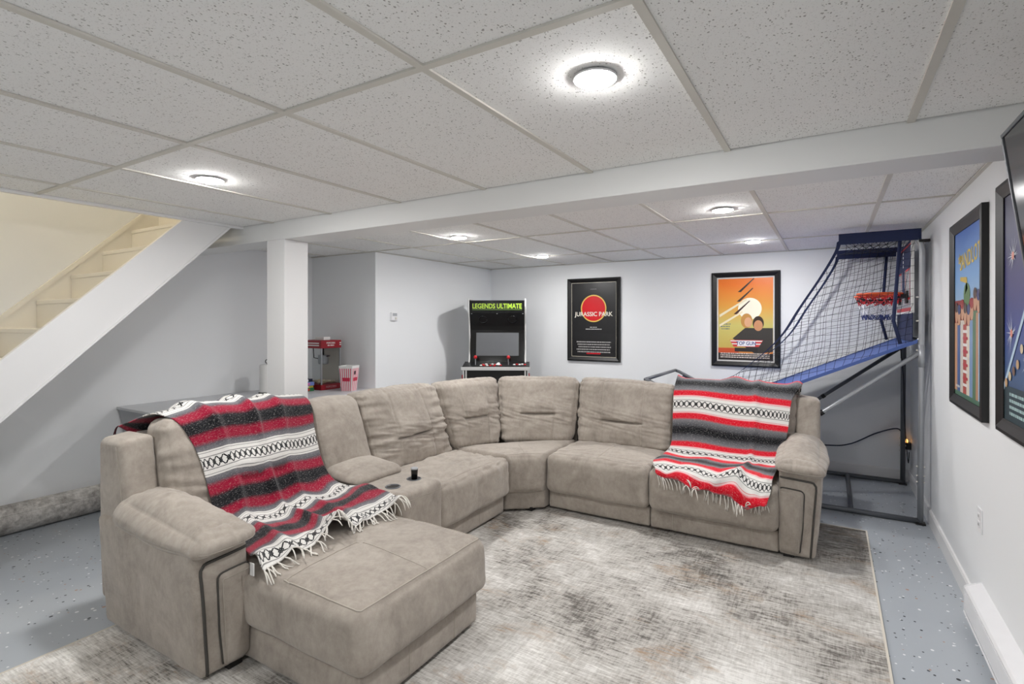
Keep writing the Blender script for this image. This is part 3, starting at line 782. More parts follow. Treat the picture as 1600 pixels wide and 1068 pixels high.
rows = [[(-3.15, 1.27, .965), (-3.155, 1.50, .82), (-3.155, 1.75, .80), (-3.155, 2.0, .80), (-3.155, 2.19, .80)],
        [(-3.10, 1.30, .985), (-3.13, 1.52, .97), (-3.13, 1.76, .98), (-3.13, 2.0, .98), (-3.13, 2.20, .97)],
        [(-2.98, 1.36, 1.03), (-2.99, 1.56, 1.05), (-2.99, 1.80, 1.045), (-2.99, 2.02, 1.04), (-2.98, 2.215, 1.03)],
        [(-2.86, 1.42, .975), (-2.85, 1.62, 1.00), (-2.85, 1.82, 1.0), (-2.85, 2.03, 1.0), (-2.85, 2.21, .98)],
        [(-2.77, 1.47, .82), (-2.77, 1.65, .82), (-2.77, 1.83, .82), (-2.77, 2.02, .82), (-2.77, 2.18, .82)],
        [(-2.68, 1.48, .62), (-2.68, 1.66, .63), (-2.68, 1.83, .63), (-2.68, 2.01, .63), (-2.67, 2.17, .62)],
        [(-2.57, 1.45, .50), (-2.58, 1.66, .49), (-2.58, 1.84, .49), (-2.56, 2.02, .50), (-2.54, 2.18, .53)],
        [(-2.36, 1.43, .475), (-2.36, 1.64, .475), (-2.35, 1.83, .48), (-2.34, 2.02, .50), (-2.31, 2.20, .54)],
        [(-2.17, 1.38, .465), (-2.18, 1.60, .470), (-2.18, 1.82, .475), (-2.17, 2.01, .485), (-2.13, 2.19, .53)],
        [(-2.04, 1.355, .45), (-2.05, 1.58, .465), (-2.06, 1.80, .470), (-2.06, 2.01, .475), (-2.03, 2.19, .50)]]
mb_ = blanket('throw_blanket', 'maroon, grey and white striped blanket draped over the chaise back and seat', rows, 90, 150, M_BLK_M, f_mar, .365, (3, .085, .25), (6, .06, .3, M_FRINGED), width=.88)
# care label
c = W((-2.10, 1.345, .45)); 
MB().box(c.x-.012, c.x+.012, c.y-.010, c.y-.006, c.z-.02, c.z+.03).build('care_tag', M_WHITE, mb_)
# ================================================================== PART 2
# ------------------------------------------------------------------ flat print helper
class Flat:
    """flat print built of layered pieces; map2 takes (u, v, w) to world"""
    def __init__(s, map3): s.m = MB(); s.map = map3; s.mats = []; s.w = 0
    def mat(s, m):
        if m not in s.mats: s.mats.append(m)
        s.m.cur = s.mats.index(m)
    def poly(s, pts, mat, w):
        s.mat(mat); n = len(pts)
        ar = sum(pts[i][0]*pts[(i+1) % n][1]-pts[(i+1) % n][0]*pts[i][1] for i in range(n))
        if ar < 0: pts = pts[::-1]
        s.m.add([s.map(u, v, w) for u, v in pts], [tuple(range(n))])
    def rect(s, u0, u1, v0, v1, mat, w): s.poly([(u0,v0),(u1,v0),(u1,v1),(u0,v1)], mat, w)
    def ring(s, cx, cy, r0, r1, mat, w, n=48):
        s.mat(mat); a, b = disc(cx, cy, r0, n), disc(cx, cy, r1, n)
        s.m.add([s.map(u, v, w) for u, v in a+b], [(i, (i+1) % n, n+(i+1) % n, n+i) for i in range(n)])
    def text(s, txt, cx, cy, size, mat, w, sx=1.0, bold=0.0, rot=0):
        s.mat(mat); vs, fs = text_polys(txt, size, sx, bold); c, q = math.cos(rot), math.sin(rot)
        s.m.add([s.map(cx+x*c-y*q, cy+x*q+y*c, w) for x, y in vs], fs)
    def lines(s, u0, u1, v, h, mat, w, seed=0):
        r = random.Random(seed); u = u0
        while u < u1-.004:
            l = r.uniform(.006, .026); s.rect(u, min(u+l, u1), v, v+h, mat, w); u += l+r.uniform(.003, .006)
    def build(s, name, parent): return s.m.build(name, s.mats, parent)
PRINT = {}
def pm(rgb, rough=.35):
    if rgb not in PRINT: PRINT[rgb] = plain('print_%d_%d_%d' % rgb, rgb, rough)
    return PRINT[rgb]
def m_grad(name, stops, axis, scale, off, noise_amt=.03, rough=.35):
    t = NT(name).set(Roughness=rough); v = t.coord(); se = t.n('ShaderNodeSeparateXYZ'); t.l(v, se.inputs[0])
    z = t.math('ADD', t.math('MULTIPLY', t.math('ADD', se.outputs[axis], off), scale), t.math('MULTIPLY', t.math('SUBTRACT', t.noise(v, 9, 4), .5), noise_amt))
    t.color(t.ramp(z, [(p, lin(c)) for p, c in stops])); return t.m
M_FRAME = plain('black_frame', (11, 11, 12), .45)
M_MATW = plain('mat_white', (214, 212, 208), .6)
def frame_poster(label, map3, w, h, fw, loc):
    t = thing('framed_poster', label, 'poster', loc)
    m = MB()
    def P(u, v, ww): return map3(u, v, ww)
    # four mitred rails, raised towards the outside
    prof = [(0, 0), (0, .026), (.3*fw, .030), (fw*.8, .018), (fw, .014), (fw, 0)]
    for (sa, ax) in (((1), 'b'), ((1), 't'), ((1), 'l'), ((1), 'r')):
        rail = MB(); n = len(prof)
        for end in (0, 1):
            for (d, o_) in prof:
                if ax == 'b': q = (d if end == 0 else w-d, d)
                elif ax == 't': q = (d if end == 0 else w-d, h-d)
                elif ax == 'l': q = (d, d if end == 0 else h-d)
                else: q = (w-d, d if end == 0 else h-d)
                rail.v.append(P(q[0]-w/2, q[1]-h/2, o_+.001))
        rail.f = [tuple(range(n)), tuple(range(n, 2*n))[::-1]]+[(i, n+i, n+(i+1) % n, (i+1) % n) for i in range(n)]
        rail.mi = [0]*len(rail.f)
        o = rail.build('frame_rail', M_FRAME, t)
        bm = bmesh.new(); bm.from_mesh(o.data); bmesh.ops.recalc_face_normals(bm, faces=bm.faces); bm.to_mesh(o.data); bm.free()
    return t
ZP = (1.972+.969)/2
mapB = lambda cx: (lambda u, v, w: (cx+u, YB-w, ZP+v))
mapR = lambda cy, z=ZP: (lambda u, v, w: (XR-w, cy-u, z+v))
# black poster with the red disc
cx = -2.443; f3 = mapB(cx)
t = frame_poster('black poster with a red disc, framed on the back wall right of the arcade cabinet', f3, .675, 1.0, .050, (cx, YB, ZP-.5))
F_ = Flat(f3); BK = pm((30, 30, 32))
F_.rect(-.295, .295, -.458, .458, BK, .010)
for a in ((-.288, .288, .444, .449), (-.288, .288, -.449, -.444), (-.288, -.283, -.449, .449), (.283, .288, -.449, .449)): F_.rect(*a, pm((206, 200, 182)), .0106)
F_.poly(disc(0, .135, .150), pm((208, 24, 34)), .0106); F_.ring(0, .135, .150, .164, pm((226, 190, 96)), .0112)
F_.text('JURASSIC PARK', 0, .065, .072, pm((232, 228, 216)), .0118, .98, .0012)
F_.lines(-.04, .04, .365, .006, pm((120, 120, 122)), .0106, 1)
F_.lines(-.045, .045, -.095, .008, pm((190, 190, 190)), .0106, 2); F_.lines(-.10, .11, -.118, .009, pm((200, 200, 200)), .0106, 3)
for i in range(5): F_.lines(-.22+.012*(i % 3), .22-.012*(i % 2), -.275-.030*i, .013, pm((176, 174, 172)), .0106, 10+i)
F_.rect(-.09, .09, -.415, -.398, pm((196, 26, 40)), .0112)
F_.build('print', t)
# orange poster
cx = -.762; f3 = mapB(cx)
t = frame_poster('orange and yellow sunset poster, framed in black on the back wall beside the net', f3, .655, .985, .052, (cx, YB, ZP-.5))
F_ = Flat(f3)
F_.rect(-.283, .283, -.45, .45, M_MATW, .010)
M_SUN = m_grad('sunset_print', [(0, (214, 74, 40)), (.14, (226, 110, 44)), (.25, (204, 180, 92)), (.5, (206, 194, 110)), (.72, (224, 160, 66)), (1, (236, 120, 34))], 2, 1/.87, .0)
sun_obj_off = ZP-.435
M_SUN.node_tree.nodes  # object space is offset below by the parent location
F_.rect(-.262, .262, -.425, .425, M_SUN, .0106)
F_.poly(disc(.045, .11, .112), pm((248, 244, 222)), .0112)
for a0, a1, wd in (((-.25, .02), (.02, .20), .030), ((-.25, -.08), (-.02, .07), .026)):
    F_.poly([(a0[0], a0[1]), (a1[0], a1[1]), (a1[0]-.008, a1[1]+.016), (a0[0]-.0, a0[1]+wd)], pm((238, 226, 190)), .0115)
for cx_, cy_, col_ in ((-.02, .335, (52, 40, 34)), (-.03, .235, (52, 40, 34)), (-.06, .105, (64, 36, 30))):
    F_.poly([(cx_-.05, cy_-.05), (cx_-.02, cy_-.052), (cx_+.11, cy_+.085), (cx_+.10, cy_+.088)], pm(col_), .0121)
F_.lines(-.24, -.14, -.055, .010, pm((92, 110, 120)), .0112, 5); F_.lines(-.24, -.14, -.080, .010, pm((92, 110, 120)), .0112, 6); F_.lines(-.23, -.15, -.105, .010, pm((92, 110, 120)), .0112, 8)
F_.poly([(-.12, -.20), (.0, -.09), (.26, -.09), (.26, -.33), (.10, -.36)], pm((58, 54, 50)), .0112)
F_.poly(disc(.015, -.015, .055, ry=.075), pm((196, 142, 72)), .0116); F_.poly(disc(.03, -.03, .036, ry=.05), pm((222, 168, 128)), .0120)
F_.poly(disc(.125, -.04, .052, ry=.072), pm((54, 38, 28)), .0116); F_.poly(disc(.125, -.065, .042, ry=.055), pm((206, 146, 104)), .0120)
F_.poly([(-.15, -.215), (.17, -.215), (.13, -.285), (-.11, -.285)], pm((214, 60, 60)), .0124)
F_.poly([(-.145, -.220), (.165, -.220), (.158, -.232), (-.138, -.232)], pm((236, 232, 226)), .0127); F_.poly([(-.13, -.250), (.15, -.250), (.143, -.262), (-.123, -.262)], pm((236, 232, 226)), .0127)
F_.rect(-.075, .095, -.280, -.222, pm((238, 238, 240)), .0130)
F_.text('TOP GUN', .01, -.251, .052, pm((48, 60, 128)), .0134, .82, .001)
F_.rect(-.262, .262, -.425, -.352, pm((46, 40, 38)), .0110); F_.rect(-.262, -.06, -.425, -.30, pm((206, 84, 44)), .0108); F_.rect(-.10, .12, -.335, -.296, pm((44, 40, 40)), .0126)
for i in range(3): F_.lines(-.24, .23, -.362-.02*i, .011, pm((216, 206, 196)), .0113, 20+i)
o = F_.build('print', t)
# right wall: sky-blue poster
cy = (3.905+3.15)/2; f3 = mapR(cy, 1.484)
t = frame_poster('sky-blue poster with yellow lettering, framed in black on the right wall', f3, .755, 1.0, .055, (XR, cy, .98))
F_ = Flat(f3); hw, hh = .322, .445
F_.rect(-hw, hw, -hh, hh, m_grad('sky_print', [(0, (70, 110, 80)), (.30, (120, 150, 190)), (.55, (150, 186, 214)), (.72, (120, 168, 220)), (1, (58, 104, 190))], 2, 1/.9, -.055), .010)
F_.text('the', -.18, .30, .075, pm((222, 190, 52)), .0112, 1, .001, .1); F_.text('SANDLOT', .045, .285, .115, pm((228, 196, 56)), .0112, .9, .0015, .07)
F_.poly([(-.18, .20), (-.02, .19), (.0, .13), (-.06, .10), (-.04, .16), (-.18, .18)], pm((204, 172, 50)), .0112)
F_.rect(-hw, hw, -.06, .075, pm((138, 40, 38)), .0106)
F_.poly(disc(-.02, .10, .075, ry=.06), pm((86, 128, 76)), .0112)
cols = [(196, 150, 116), (70, 96, 150), (206, 198, 186), (176, 70, 58), (226, 214, 196), (120, 150, 190), (84, 120, 86), (190, 140, 104), (150, 186, 214)]
rr = random.Random(4)
for i, u in enumerate([-.27, -.20, -.12, -.05, .03, .10, .17, .24, .29]):
    top = rr.uniform(-.02, .07)
    F_.poly(disc(u, top, .036, ry=.05), pm((206, 156, 122)), .0124); F_.poly(disc(u, top+.035, .037, 20, .028), pm(((70, 50, 40), (46, 60, 110), (150, 40, 40))[i % 3]), .0128)
    F_.poly([(u-.05, top-.05), (u+.05, top-.05), (min(u+.055, hw), -.42), (max(u-.055, -hw), -.42)], pm(cols[i]), .0116+.0001*i)
for i in range(9): F_.rect(-.10, .01, -.10-.035*i, -.085-.035*i, pm((184, 44, 54) if i % 2 else (232, 228, 224)), .0132)
F_.lines(-.28, -.18, -.40, .012, pm((230, 230, 230)), .0134, 31)
F_.build('print', t)
# right wall: navy poster, nearest
cy = 2.912-.3775; f3 = mapR(cy, 1.497)
t = frame_poster('navy poster with white sparkling bursts, partly hidden below the television', f3, .755, 1.0, .055, (XR, cy, .997))
F_ = Flat(f3)
F_.rect(-hw, hw, -hh, hh, m_grad('night_print', [(0, (30, 42, 60)), (.2, (66, 96, 140)), (.4, (60, 76, 150)), (.7, (52, 52, 110)), (1, (30, 26, 66))], 2, 1/.9, -.055), .010)
rr = random.Random(9)
for cu, cv in ((-.20, .20), (-.22, -.10), (.05, .28), (.15, 0.02), (-.02, -.2)):
    for k in range(22):
        a = rr.uniform(0, 2*PI); l = rr.uniform(.03, .085)
        F_.poly([(cu+.003*math.sin(a), cv-.003*math.cos(a)), (cu+l*math.cos(a), cv+l*math.sin(a)), (cu-.003*math.sin(a), cv+.003*math.cos(a))], pm((232, 238, 248)), .0112+.00005*k)
    F_.poly(disc(cu, cv, .016), pm((238, 150, 130)), .0126)
F_.poly([(-hw, -.30), (-.02, .04), (.0, .03), (-hw, -.33)], pm((188, 214, 234)), .0118)
for k in range(9): F_.poly(disc(-.29+.05*k, -.285+.028*k+rr.uniform(-.02,.02), .018), pm(((206, 166, 120), (226, 206, 170), (120, 90, 70))[k % 3]), .0128)
F_.rect(-hw, hw, -hh, -.31, pm((40, 62, 70)), .0110)
for i in range(4): F_.lines(-.25, .25, -.345-.025*i, .012, pm((176, 206, 206)), .0114, 40+i)
F_.build('print', t)

# ================================================================== TELEVISION
t = thing('television', 'black flat television tilted down on a wall bracket at the right edge', 'television', (XR, 1.4, 1.3))
tl = math.radians(7.4); TZ, TX = 1.972, .415
def tvp(d, y, h): # d = out of the screen plane towards the wall, h below the top
    return (TX+d*math.cos(tl)+h*math.sin(tl), y, TZ-h*math.cos(tl)+d*math.sin(tl))
def tvbox(name, mat, y0, y1, h0, h1, d0, d1, par):
    m = MB(); vs = [tvp(d, y, h) for d in (d0, d1) for y in (y0, y1) for h in (h0, h1)]
    m.add(vs, [(0,1,3,2),(4,6,7,5),(0,4,5,1),(2,3,7,6),(0,2,6,4),(1,5,7,3)]); o = m.build(name, mat, par)
    bm = bmesh.new(); bm.from_mesh(o.data); bmesh.ops.recalc_face_normals(bm, faces=bm.faces); bm.to_mesh(o.data); bm.free(); return o
TY0, TY1 = .785, 2.005
body = tvbox('body', M_BLACK, TY0, TY1, 0, .70, .004, .045, t)
tvbox('screen', M_TV, TY0+.010, TY1-.010, .010, .685, .001, .004, t)
for a in ((TY0, TY0+.010, 0, .70), (TY1-.010, TY1, 0, .70), (TY0+.01, TY1-.01, 0, .010), (TY0+.01, TY1-.01, .685, .70)): tvbox('bezel', M_DTUBE, *a, -.002, .004, t)
MB().box(.50, XR, 1.30, 1.50, 1.50, 1.75, .004).build('wall_bracket', M_BLACK, t)

# ================================================================== WALL FITTINGS
t = thing('thermostat', 'small white thermostat on the projecting wall left of the arcade cabinet', 'thermostat', (XB, 4.07, 1.47))
MB().box(XB, XB+.022, 4.03, 4.115, 1.455, 1.545, .004).build('case', M_PLAST, t)
MB().box(XB+.022, XB+.027, 4.075, 4.10, 1.468, 1.492, .002).build('dial_button', M_TEE, t)
MB().box(XB+.022, XB+.024, 4.042, 4.105, 1.505, 1.535, .0005).build('display', M_TSIDE, t)
t = thing('wall_outlet', 'white double power outlet on the right wall above the baseboard heater', 'outlet', (XR, 3.31, .5))
MB().box(XR-.006, XR, 3.27, 3.345, .438, .552, .002).build('cover_plate', M_PLAST, t)
for z in (.475, .515):
    MB().box(XR-.009, XR-.006, 3.292, 3.323, z-.014, z+.014, .001).build('socket', M_PLAST, t)
    MB().box(XR-.0095, XR-.009, 3.299, 3.302, z-.006, z+.006).box(XR-.0095, XR-.009, 3.312, 3.315, z-.006, z+.006).build('slot', M_GROOVE, t)
t = thing('baseboard_heater', 'long white electric baseboard heater along the right wall', 'heater', (XR, 2.3, .03))
hx = .548; hy0, hy1 = 1.2, 3.29
MB().prism([(XR, .055), (XR, .205), (hx+.008, .178), (hx, .170), (hx, .160), (hx+.03, .155), (hx+.03, .055)], 'y', hy0, hy1-.004).build('body', M_PLAST, t)
MB().box(hx, hx+.004, hy0, hy1, .062, .155, .001).build('front_panel', M_PLAST, t)
MB().prism([(hx-.004, .050), (hx+.02, .044), (hx+.02, .048), (hx-.002, .062)], 'y', hy0, hy1).build('bottom_lip', M_PLAST, t)
MB().prism([(XR, .045), (XR, .207), (hx+.006, .181), (hx-.002, .172), (hx-.002, .055)], 'y', hy1-.006, hy1).build('end_cap', M_PLAST, t)
for y in (hy1-.4, hy1-1.1, hy1-1.9): MB().box(hx+.035, XR, y-.05, y+.05, .0, .06).build('mounting_foot', M_PLAST, t)

# ================================================================== ARCADE CABINET
ar = thing('arcade_cabinet', 'black upright arcade cabinet with lime marquee lettering and red joystick knobs', 'arcade machine', (-3.235, 5.00, 0), YAW-.03)
def loc(m, name, mat, par, smooth=False): return m.build(name, mat, par, smooth, world=False)
side = [(.02, 0), (.02, .74), (-.20, .83), (-.20, .93), (.06, .955), (.115, 1.00), (.165, 1.12), (.17, 1.25), (.13, 1.42), (.06, 1.54), (.035, 1.62), (.045, 1.695), (.10, 1.705), (.50, 1.705), (.50, 0)]
for sx in (-1, 1):
    pn = loc(MB().prism(side, 'x', sx*.318, sx*.330), 'side_panel', M_BLACK, ar)
    m = MB(); m.tube([(sx*.324, y, z) for y, z in side[:-1]], .0095, 6); loc(m, 'edge_molding', M_LTRIM, pn)
def quad(m, x0, x1, p0, p1, th=.012):
    """slab between two profile points (y,z), thickness backwards"""
    d = Vector((0, p1[0]-p0[0], p1[1]-p0[1])).normalized(); nb = Vector((0, d.z, -d.y))*th
    a = [Vector((x, y, z)) for x in (x0, x1) for y, z in (p0, p1)]
    return m.add(a+[q+nb for q in a], [(0,2,3,1),(4,5,7,6),(0,4,6,2),(1,3,7,5),(0,1,5,4),(2,6,7,3)])
m = MB(); m.box(-.318, .318, .05, .49, .02, 1.69); loc(MB().prism([(.06, .02), (.06, .73), (.14, .9), (.20, 1.1), (.20, 1.26), (.16, 1.42), (.09, 1.56), (.07, 1.69), (.49, 1.69), (.49, .02)], 'x', -.317, .317), 'body', M_BLACK, ar)
mq = loc(quad(MB(), -.317, .317, (.060, 1.545), (.060, 1.685)), 'marquee', M_BLACKG, ar)
fm = Flat(lambda u, v, w: (u, .060-w, 1.622+v)); fm.rect(-.285, .285, -.036, .036, plain('marquee_ground', (26, 34, 16), .4), .001); fm.text('LEGENDS ULTIMATE', 0, 0, .078, M_LIME, .0016, .80, .0018)
fm.rect(-.285, .285, -.042, -.036, pm((92, 124, 40)), .0012)
fm.m.build('lettering', fm.mats, mq, world=False)
sp = loc(quad(MB(), -.317, .317, (.150, 1.40), (.065, 1.542)), 'speaker_panel', M_BLACK, ar)
dd = Vector((0, .065-.150, 1.542-1.40)).normalized(); nn = Vector((0, -dd.z, dd.y))
for sx in (-.165, .175):
    c = Vector((sx, .1075, 1.471))+nn*.002; m = MB(); n_ = 24; vs = []
    for r_, o_ in ((.058, 0), (.056, .006), (.046, .007), (.040, -.006), (.012, -.010), (.0, -.006)):
        for j in range(n_): a = 2*PI*j/n_; vs.append(c+Vector((r_*math.cos(a), 0, 0))+dd*(r_*.92*math.sin(a))+nn*o_)
    m.add(vs, [(i*n_+j, i*n_+(j+1) % n_, (i+1)*n_+(j+1) % n_, (i+1)*n_+j) for i in range(5) for j in range(n_)]); loc(m, 'speaker', M_BLACKG, sp, True)
for sx in (-.29, .0, .295):
    c = (sx, .066-.004, 1.538); m = MB(); m.lathe([(0, -.004), (.006, -.003), (.006, .003), (0, .004)], c[0], c[1], 10, c[2]); loc(m, 'screw', M_CHROME, sp)
bz = loc(quad(MB(), -.317, .317, (.125, .985), (.185, 1.40)), 'screen_bezel', M_BLACKG, ar)
loc(quad(MB(), -.247, .247, (.137-.004, 1.055-.002), (.172-.004, 1.318)), 'screen', M_SCREEN, bz)
dk = loc(MB().prism([(-.20, .945), (.125, .985), (.125, .965), (-.20, .925)], 'x', -.372, .372), 'control_deck', M_BLACK, ar)
loc(MB().box(-.378, .378, -.212, -.200, .914, .950, .002), 'deck_edge', M_LTRIM, ar)
loc(MB().box(-.345, .345, -.190, .06, .70, .922), 'deck_box', M_BLACK, ar)
for sx in (-1, 1):
    loc(MB().box(sx*.345, sx*.358, -.205, .06, .66, .924), 'deck_side', M_LTRIM, ar)
    loc(MB().box(sx*.358, sx*.374, -.19, .05, .72, .86), 'side_button_box', M_DRED, ar)
def deckz(y): return .945+(y+.20)*(.04/.325)
for sx in (-.235, .135):
    m = MB(); m.tube([(sx, -.05, deckz(-.05)), (sx, -.06, deckz(-.05)+.07)], .006, 8); js = loc(m, 'joystick', M_CHROME, dk)
    m = MB(); m.lathe([(.0, -.021), (.012, -.018), (.021, 0), (.012, .018), (0, .021)], sx, -.06, 16, deckz(-.05)+.085); loc(m, 'knob', M_RED, js, True)
for i, (bx, by, mt) in enumerate([(-.15+.035*k, -.06+.02*(k % 2), (M_RED, M_WHITE, M_BLACKG, M_WHITE)[k % 4]) for k in range(6)]+[(.20+.030*k, -.06+.02*(k % 2), (M_WHITE, M_RED, M_WHITE)[k % 3]) for k in range(5)]+[(-.02, -.12, M_RED), (.05, -.10, M_RED), (.02, .02, M_WHITE)]+[(-.17+.035*k, -.11, (M_WHITE, M_RED)[k % 2]) for k in range(4)]):
    m = MB(); m.lathe([(.014, 0), (.014, .008), (.010, .011), (0, .011)], bx, by, 14, deckz(by)); loc(m, 'button', mt, dk)
m = MB(); m.lathe([(.03, 0), (.03, .004), (.024, .012), (.012, .02), (0, .022)], .02, -.06, 16, deckz(-.06)); loc(m, 'trackball', M_WHITE, dk, True)

# ================================================================== BASKETBALL GAME
hp = thing('basketball_game', 'navy and silver arcade basketball game with net sides against the right wall', 'arcade game', (.0, 5.26, 0))
YN, YFAR, PX = 4.72, 5.80, .545
def tubep(name, pts, r, mat, par=None): m = MB(); m.tube(pts, r, 10); return m.build(name, mat, par or hp, True)
ZB = .022
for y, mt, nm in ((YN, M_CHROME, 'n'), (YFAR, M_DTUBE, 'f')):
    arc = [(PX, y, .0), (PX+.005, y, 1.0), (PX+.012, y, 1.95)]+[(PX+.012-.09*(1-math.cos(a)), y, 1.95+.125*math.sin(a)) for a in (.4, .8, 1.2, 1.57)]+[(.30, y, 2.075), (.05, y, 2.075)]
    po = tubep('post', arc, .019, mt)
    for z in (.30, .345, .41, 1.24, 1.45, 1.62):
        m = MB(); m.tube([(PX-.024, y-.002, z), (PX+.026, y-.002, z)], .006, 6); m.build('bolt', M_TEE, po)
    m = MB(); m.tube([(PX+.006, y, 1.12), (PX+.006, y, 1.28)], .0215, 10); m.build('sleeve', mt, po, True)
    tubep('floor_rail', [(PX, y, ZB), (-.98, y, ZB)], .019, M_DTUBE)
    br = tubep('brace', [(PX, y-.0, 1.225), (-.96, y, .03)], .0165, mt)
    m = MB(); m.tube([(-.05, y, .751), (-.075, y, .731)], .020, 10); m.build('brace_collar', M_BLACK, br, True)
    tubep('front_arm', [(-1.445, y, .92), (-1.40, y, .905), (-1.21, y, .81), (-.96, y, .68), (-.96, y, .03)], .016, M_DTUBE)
    MB().box(PX-.03, PX+.03, y-.03, y+.03, 0, .012, .003).build('foot', M_BLACK, hp)
tubep('cross_rail', [(.13, YN, ZB), (.13, YFAR, ZB)], .017, M_DTUBE)
tubep('cross_rail', [(-.96, YN, ZB), (-.96, YFAR, ZB)], .017, M_DTUBE)
tubep('front_bar', [(-1.445, YN, .92), (-1.445, YFAR, .92)], .016, M_DTUBE)
tubep('cross_rail', [(PX, YN, 1.315), (PX, YFAR, 1.315)], .012, M_CHROME)
# shooting lane cloth: sagging ramp
def rz(x): return 1.065+.46*x if x > -.95 else .628+.46*(-.95-x)*1.1
m = MB(); NX, NY = 60, 16; vs = []
for i in range(NX+1):
    x = .53-(.53+1.0)*i/NX
    for j in range(NY+1):
        v = j/NY; y = YN+.01+(YFAR-YN-.02)*v
        vs.append((x, y, rz(x)-.008*math.sin(PI*v)+.004*noise.noise(Vector((x*6, y*6, 0)))))
m.add(vs, [(i*(NY+1)+j, i*(NY+1)+j+1, (i+1)*(NY+1)+j+1, (i+1)*(NY+1)+j) for i in range(NX) for j in range(NY)])
o = m.build('ramp_cloth', M_RAMP, hp, True); so = o.modifiers.new('t', 'SOLIDIFY'); so.thickness = .004
for y in (YN+.004, YFAR-.004):
    m = MB(); xs_ = [.53-1.53*i/40 for i in range(41)]
    vs = [(x, y+s_*.004, rz(x)+dz) for x in xs_ for dz, s_ in ((.008, -1), (.008, 1), (-.018, 1), (-.018, -1))]
    m.add(vs, [(4*i+a, 4*i+(a+1) % 4, 4*i+4+(a+1) % 4, 4*i+4+a) for i in range(40) for a in range(4)]); m.build('ramp_edge', M_RAMP, hp)
# net edge curve and side nets
edge = [(.055, 2.06), (.035, 1.98), (-.06, 1.80), (-.205, 1.56), (-.34, 1.33), (-.52, 1.14), (-.78, .935), (-1.10, .80), (-1.36, .87)]
E3 = [Vector((a, 0, b)) for a, b in edge]
ecurve = [catmull(E3, i/80) for i in range(81)]
poly = [(p.x, p.z) for p in ecurve]+[(x, rz(x)) for x in (-1.3, -1.1, -.95, -.5, 0, .3, .5)]+[(.52, 2.06)]
def clip(p, q):
    """segments of line p-q inside poly"""
    ts = []
    n = len(poly)
    for i in range(n):
        a, b = poly[i], poly[(i+1) % n]
        d1 = (q[0]-p[0], q[1]-p[1]); d2 = (b[0]-a[0], b[1]-a[1]); det = d1[0]*d2[1]-d1[1]*d2[0]
        if abs(det) < 1e-9: continue
        t_ = ((a[0]-p[0])*d2[1]-(a[1]-p[1])*d2[0])/det; u_ = ((a[0]-p[0])*d1[1]-(a[1]-p[1])*d1[0])/det
        if 0 <= u_ < 1: ts.append(t_)
    ts.sort(); return [(ts[i], ts[i+1]) for i in range(0, len(ts)-1, 2)]
def net(y, sgn, seed):
    m = MB()
    for ang, step in ((math.radians(82), .052), (math.radians(14), .052)):
        dx, dz = math.cos(ang), math.sin(ang); px_, pz_ = -dz, dx
        for k in range(-70, 71):
            p = (-.2+px_*k*step, 1.4+pz_*k*step); q = (p[0]+dx, p[1]+dz)
            for t0, t1 in clip(p, q):
                n = max(2, int((t1-t0)/.05)); pts = []
                for i in range(n+1):
                    t_ = t0+(t1-t0)*i/n; x, z = p[0]+dx*t_, p[1]+dz*t_
                    nz = noise.noise(Vector((x*2.5+seed, z*2.5, 0)))
                    wx = noise.noise(Vector((x*3, z*3, seed+4)))*.03; wz = noise.noise(Vector((x*3, z*3, seed+9)))*.03
                    if i in (0, n): wx = wz = 0
                    pts.append((x+wx, y+sgn*(.02+.05*nz), z+wz))
                m.tube(pts, .0015, 3, False)
    o = m.build('side_net', M_CORD, hp); o['kind'] = 'stuff'
    m = MB(); vs = []
    for p in ecurve:
        for dy, dz in ((-.005, .018), (.005, .018), (.005, -.018), (-.005, -.018)): vs.append((p.x+dz*.9, y+dy, p.z+dz*.6))
    m.add(vs, [(4*i+a, 4*i+4+a, 4*i+4+(a+1) % 4, 4*i+(a+1) % 4) for i in range(len(ecurve)-1) for a in range(4)]); m.build('net_binding', M_NAVY, hp)
    # upright binding near the board
    m = MB(); m.tube([(.43, y, 2.06), (.41, y, 1.75), (.39, y, 1.45), (.43, y, rz(.43)+.02)], .012, 8); m.build('net_binding', M_NAVY, hp, True)
net(YN, 1, 1.0); net(YFAR, -1, 6.0)
# top valances
for y in (YN, YFAR):
    m = MB(); NV = 24; vs = []
    for i in range(NV+1):
        x = .05+(.50)*i/NV; q = .004*math.sin(i*.9)
        for z in (2.108, 2.10, 2.07, 2.035, 2.026): vs.append((x, y-.021+q*(2.108-z)*8, z))
    m.add(vs, [(i*5+j, i*5+j+1, (i+1)*5+j+1, (i+1)*5+j) for i in range(NV) for j in range(4)])
    o = m.build('valance', M_NAVY, hp, True); so = o.modifiers.new('t', 'SOLIDIFY'); so.thickness = .003
    MB().box(.05, .55, y-.021, y+.021, 2.098, 2.108, .002).build('valance_top', M_NAVY, hp)
m = MB()
for k in range(10):
    for q in (0, 1):
        x0, x1 = (.06+.05*k, .06+.05*((k+4) % 10)) if q else (.06+.05*k, .06+.05*((k+7) % 10))
        m.tube([(x0+(x1-x0)*s_/6, YN+(YFAR-YN)*s_/6, 2.07-.03*math.sin(PI*s_/6)) for s_ in range(7)], .002, 3, False)
o = m.build('top_net', M_CORD, hp); o['kind'] = 'stuff'
